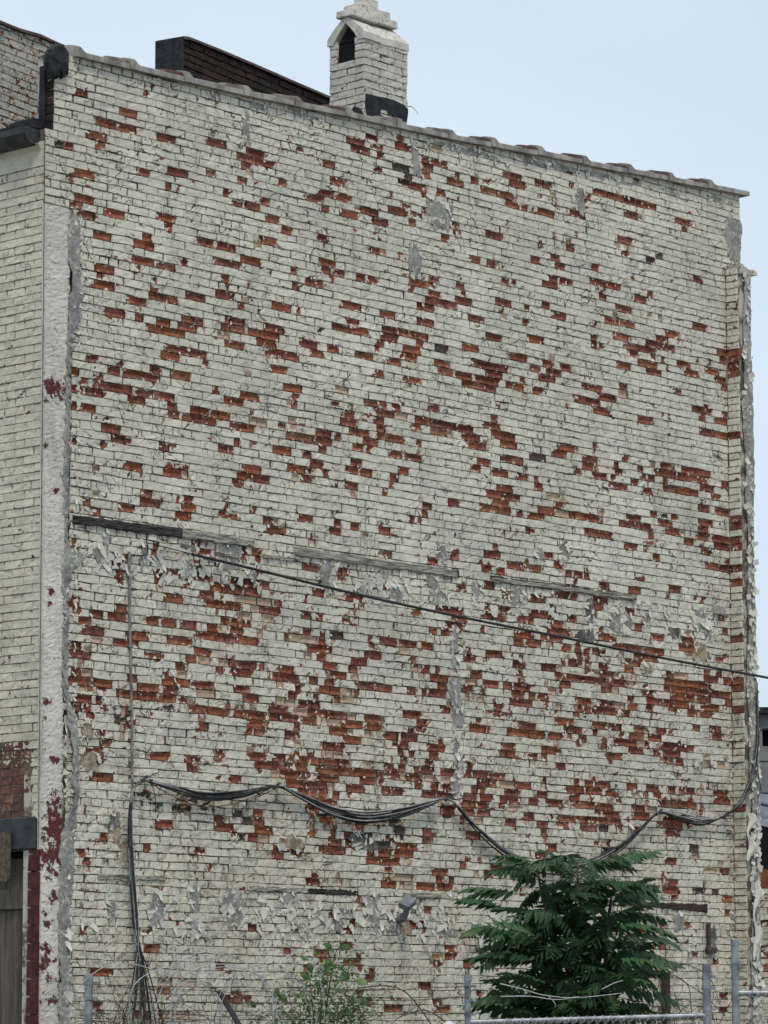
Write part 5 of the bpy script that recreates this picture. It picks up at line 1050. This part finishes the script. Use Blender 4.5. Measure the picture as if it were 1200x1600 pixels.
for pts in ([(1015, 1590), (1035, 1525), (1060, 1507), (1085, 1512), (1110, 1530), (1125, 1570)], [(1052, 1523), (1075, 1540), (1080, 1575), (1084, 1610)], [(1038, 1518), (1040, 1480), (1032, 1450), (1025, 1420)], [(1055, 1525), (1100, 1555), (1130, 1585)]):
    mb = MB(); mb.tube(spline([at(x, y, 30.2) for x, y in pts], 6), .004, 5); mb.build('stem', M_RUSTW, vt_)

# ------------------------------------------------------------------ the leafy tree (long feathery leaves)
tree = tag(empty('leafy_tree', (0, 0, 0)), 'dark green young tree with long feathery drooping leaves against the wall', 'tree')
YT = 28.3
def leaf_mesh_data(n_pairs, L, lw):
    V = []; Fc = []; rn = []
    def rachis(t_): return Vector((L * t_ * (1 - .10 * t_), 0, -.52 * L * t_ * t_))
    pts = [rachis(k / 8) for k in range(9)]
    for i, p in enumerate(pts):
        w = .0035 * (1 - i / 10); V += [p + Vector((0, w, 0)), p + Vector((0, -w, 0)), p + Vector((0, 0, w))]
    Fc += [(i * 3 + a, (i + 1) * 3 + a, (i + 1) * 3 + b, i * 3 + b) for i in range(8) for a, b in ((0, 1), (1, 2), (2, 0))]
    rn += [.5] * len(V)
    for k in range(n_pairs * 2 + 1):
        t_ = .16 + .84 * (k // 2) / n_pairs; s_ = 1 if k % 2 else -1; o = rachis(t_); q = math.sin(math.pi * min(1, .25 + .75 * t_)) ** .6
        ll = L * .29 * (.55 + .45 * q) * random.uniform(.85, 1.1); a = R(random.uniform(52, 72)) if k < n_pairs * 2 else 0
        fw = Vector((math.cos(a), s_ * math.sin(a), 0)); dn_ = Vector((0, 0, -1)) * random.uniform(.5, 1.5); fw = (fw + dn_).normalized(); sd_ = fw.cross(Vector((0, 0, 1))).normalized(); up = sd_.cross(fw)
        w = ll * lw; b = len(V)
        V += [o, o + fw * ll * .3 + sd_ * w - up * w * .25, o + fw * ll * .3 - sd_ * w - up * w * .25, o + fw * ll * .35, o + fw * ll * .72 + sd_ * w * .62 - up * w * .3, o + fw * ll * .72 - sd_ * w * .62 - up * w * .3, o + fw * ll - Vector((0, 0, ll * .12))]
        rn += [random.random()] * 7
        Fc += [(b, b + 1, b + 3), (b, b + 3, b + 2), (b + 1, b + 4, b + 3), (b + 3, b + 5, b + 2), (b + 3, b + 4, b + 6), (b + 3, b + 6, b + 5)]
    return V, Fc, rn
protos = []
for k in range(10):
    V, Fc, rn = leaf_mesh_data(random.randint(8, 10), 1.0, random.uniform(.17, .205))
    me = bpy.data.meshes.new('leaf'); me.from_pydata([tuple(v) for v in V], [], Fc); me.materials.append(M_LEAF)
    a_ = me.attributes.new('rnd', 'FLOAT', 'POINT'); a_.data.foreach_set('value', rn); protos.append(me)
stems = [[(920, 2000), (915, 1700), (900, 1570), (878, 1490), (850, 1410), (838, 1348)], [(920, 2000), (922, 1700), (925, 1570), (918, 1480), (905, 1405), (902, 1348)],
         [(925, 2000), (928, 1700), (935, 1580), (945, 1510), (950, 1445), (956, 1395)], [(918, 2000), (908, 1700), (878, 1590), (845, 1530), (822, 1480), (812, 1440)], [(925, 2000), (932, 1720), (950, 1610), (962, 1550), (970, 1515)], [(918, 2000), (900, 1750), (865, 1650), (842, 1600), (828, 1570)]]
SP_ = []
for i, s_ in enumerate(stems):
    yo = random.uniform(-.25, .35); P = [at(x, min(y, 1800), YT + yo * (k / 5)) for k, (x, y) in enumerate(s_)]; P[0].z = -.05; P[0].x = at(925 + i * 4, 1600, YT).x; P[0].y = YT + .03 * i
    Q = spline(P, 8); SP_.append(Q); mb = MB(); mb.tube(Q, .028, 8, r2=.007); mb.build('stem', M_BARK, tree)
def put_leaf(p, az_, el_, L, roll=0.0):
    o = bpy.data.objects.new('leaf', random.choice(protos)); COL.objects.link(o); o.parent = tree; o.location = p
    o.rotation_euler = (roll, -el_, az_); o.scale = (L, L, L)
tips = []
nleaf = 0
for Q in SP_:
    m = len(Q)
    for k in range(30):
        i = int(m * (.30 + .70 * random.random() ** .8)) - 1; p = Q[max(0, min(i, m - 1))]
        a = random.uniform(0, 2 * math.pi); el_ = R(random.gauss(26, 28)); L = random.uniform(.32, .56)
        if i > m * .9: el_ = R(random.uniform(10, 65))
        put_leaf(p, a, el_, L, random.gauss(0, .55)); nleaf += 1
for (x, y, a, e_, L, yo) in [(800, 1402, 178, 25, .42, -.2), (815, 1396, 165, 32, .5, -.3), (925, 1356, 8, 24, .50, -.3), (950, 1352, 5, 22, .42, -.3), (955, 1448, -2, 12, .52, -.4), (965, 1462, -5, 5, .50, -.3), (945, 1428, 5, 18, .48, -.35), (975, 1485, -12, 5, .42, -.3), (850, 1470, 205, 20, .5, -.5), (840, 1500, 200, 25, .55, -.5),
        (960, 1500, -25, 10, .45, -.4), (965, 1530, -30, 15, .42, -.4), (826, 1352, 185, 15, .36, 0), (835, 1350, 215, 25, .4, -.3), (850, 1352, 330, 20, .4, -.3), (880, 1350, 200, 20, .38, -.2), (900, 1346, 250, 30, .4, -.3), (915, 1350, -20, 15, .42, -.2), (940, 1380, 20, 25, .42, -.3), (950, 1385, -40, 20, .42, -.3), (960, 1390, 5, 30, .4, -.2), (870, 1345, 100, 40, .35, .1), (845, 1362, 150, 0, .42, -.3), (800, 1425, 190, 25, .44, -.4), (790, 1450, 200, 10, .36, -.4), (815, 1470, 215, 15, .45, -.4), (840, 1362, 160, 35, .32, 0), (860, 1358, 20, 30, .36, -.2), (900, 1362, 30, 40, .36, 0), (900, 1366, 150, 40, .36, 0), (955, 1410, 10, 30, .42, -.2), (950, 1400, 0, 20, .42, -.2), (860, 1540, 200, 20, .5, -.5), (880, 1560, 240, 20, .55, -.5), (940, 1540, -60, 20, .6, -.5), (900, 1480, 250, 25, .5, -.6), (920, 1440, -80, 25, .5, -.6), (870, 1430, 230, 25, .5, -.5)]:
    put_leaf(at(x, y, YT + yo), R(a + random.gauss(0, 8)), R(e_ + random.gauss(6, 8)), L, random.gauss(0, .55)); nleaf += 1
for k in range(130):                                 # the crowded heart of the crown
    x, y = random.gauss(888, 44), random.uniform(1430, 1690); put_leaf(at(x, y, YT + random.uniform(-.35, .45)), random.uniform(0, 6.28), R(random.gauss(22, 28)), random.uniform(.30, .50), random.gauss(0, .6)); nleaf += 1

# ------------------------------------------------------------------ small shrub by the coils
sh = tag(empty('shrub', (0, 0, 0)), 'small bright green shrub with fine twigs at the bottom, left of the slim post', 'shrub')
YS = 25.9
big = []
def oval(name, p, d, L, w, mat, par, rnd=.5):
    d = Vector(d).normalized(); s_ = d.cross(Vector((random.uniform(-.5, .5), -1, .4))).normalized(); n_ = s_.cross(d)
    V = [Vector((0, 0, 0)), d * L * .3 + s_ * w - n_ * w * .2, d * L * .3 - s_ * w - n_ * w * .2, d * L * .4, d * L * .7 + s_ * w * .75 - n_ * w * .25, d * L * .7 - s_ * w * .75 - n_ * w * .25, d * L - n_ * L * .15]
    return mesh(name, V, [(0, 1, 3), (0, 3, 2), (1, 4, 3), (3, 5, 2), (3, 4, 6), (3, 6, 5)], mat, par, loc=p, attrs={'rnd': [rnd] * 7})
STS = [[(500, 1760), (505, 1640), (512, 1560), (522, 1500), (527, 1482)], [(495, 1760), (492, 1640), (488, 1570), (484, 1530)], [(505, 1760), (520, 1640), (540, 1580), (558, 1545)], [(498, 1760), (480, 1650), (458, 1600), (440, 1575)], [(500, 1760), (500, 1640), (502, 1570), (498, 1520)], [(503, 1760), (530, 1660), (548, 1600), (552, 1560)]]
QQ = []
for s_ in STS:
    P = [at(x, y, YS + random.gauss(0, .06)) for x, y in s_]; P[0].z = -.05; Q = spline(P, 6); QQ.append(Q); mb = MB(); mb.tube(Q, .007, 6, r2=.0025); mb.build('stem', M_BARK, sh)
for (x, y, dx_, dz, L) in [(520, 1484, -.6, .5, .07), (528, 1482, .8, .2, .075), (517, 1498, -.4, -.8, .08), (530, 1508, .5, -.5, .06), (485, 1530, -.7, .5, .08), (488, 1520, -.3, .9, .07), (490, 1538, .9, .1, .06), (555, 1530, .9, -.3, .09), (548, 1528, -.9, .1, .08), (560, 1560, .8, -.5, .08), (430, 1560, .2, .9, .07), (436, 1552, .6, -.7, .08), (545, 1562, .9, -.1, .08), (535, 1575, .8, -.6, .07), (400, 1575, -.5, .6, .06), (480, 1500, -.7, .4, .05), (505, 1522, .4, .4, .06), (512, 1540, -.5, .6, .06), (470, 1556, -.9, .1, .05)]:
    oval('leaf', at(x, y, YS - .05), (dx_, -.3, dz), L * 1.25, L * .38, M_LEAF2, sh, random.random())
V = []; Fc = []; rn = []
for k in range(2600):
    Q = random.choice(QQ); p = Q[random.randint(int(len(Q) * .45), len(Q) - 1)] + Vector((random.gauss(0, .10), random.gauss(0, .10), random.gauss(-.06, .09)))
    d = Vector((random.gauss(0, 1), random.gauss(0, 1), random.gauss(0, .7))).normalized(); s_ = d.cross(Vector((random.gauss(0, 1), random.gauss(0, 1), 1))).normalized(); L = random.uniform(.018, .040); b = len(V)
    V += [p, p + d * L * .5 + s_ * L * .28, p + d * L, p + d * L * .5 - s_ * L * .28]; Fc.append((b, b + 1, b + 2, b + 3)); rn += [random.random()] * 4
tag(mesh('small_leaves', V, Fc, M_LEAF2, sh, attrs={'rnd': rn}), kind='stuff')
mb = MB()
for k in range(60):
    Q = random.choice(QQ); p = Q[random.randint(int(len(Q) * .4), len(Q) - 1)]; e_ = p + Vector((random.gauss(0, .13), random.gauss(0, .1), random.gauss(.03, .08))); mb.tube([p, (p + e_) / 2 + Vector((0, 0, .01)), e_], .0018, 3)
mb.build('twigs', M_BARK, sh)['kind'] = 'stuff'
print('bricks', n_side, 'leaves', nleaf)
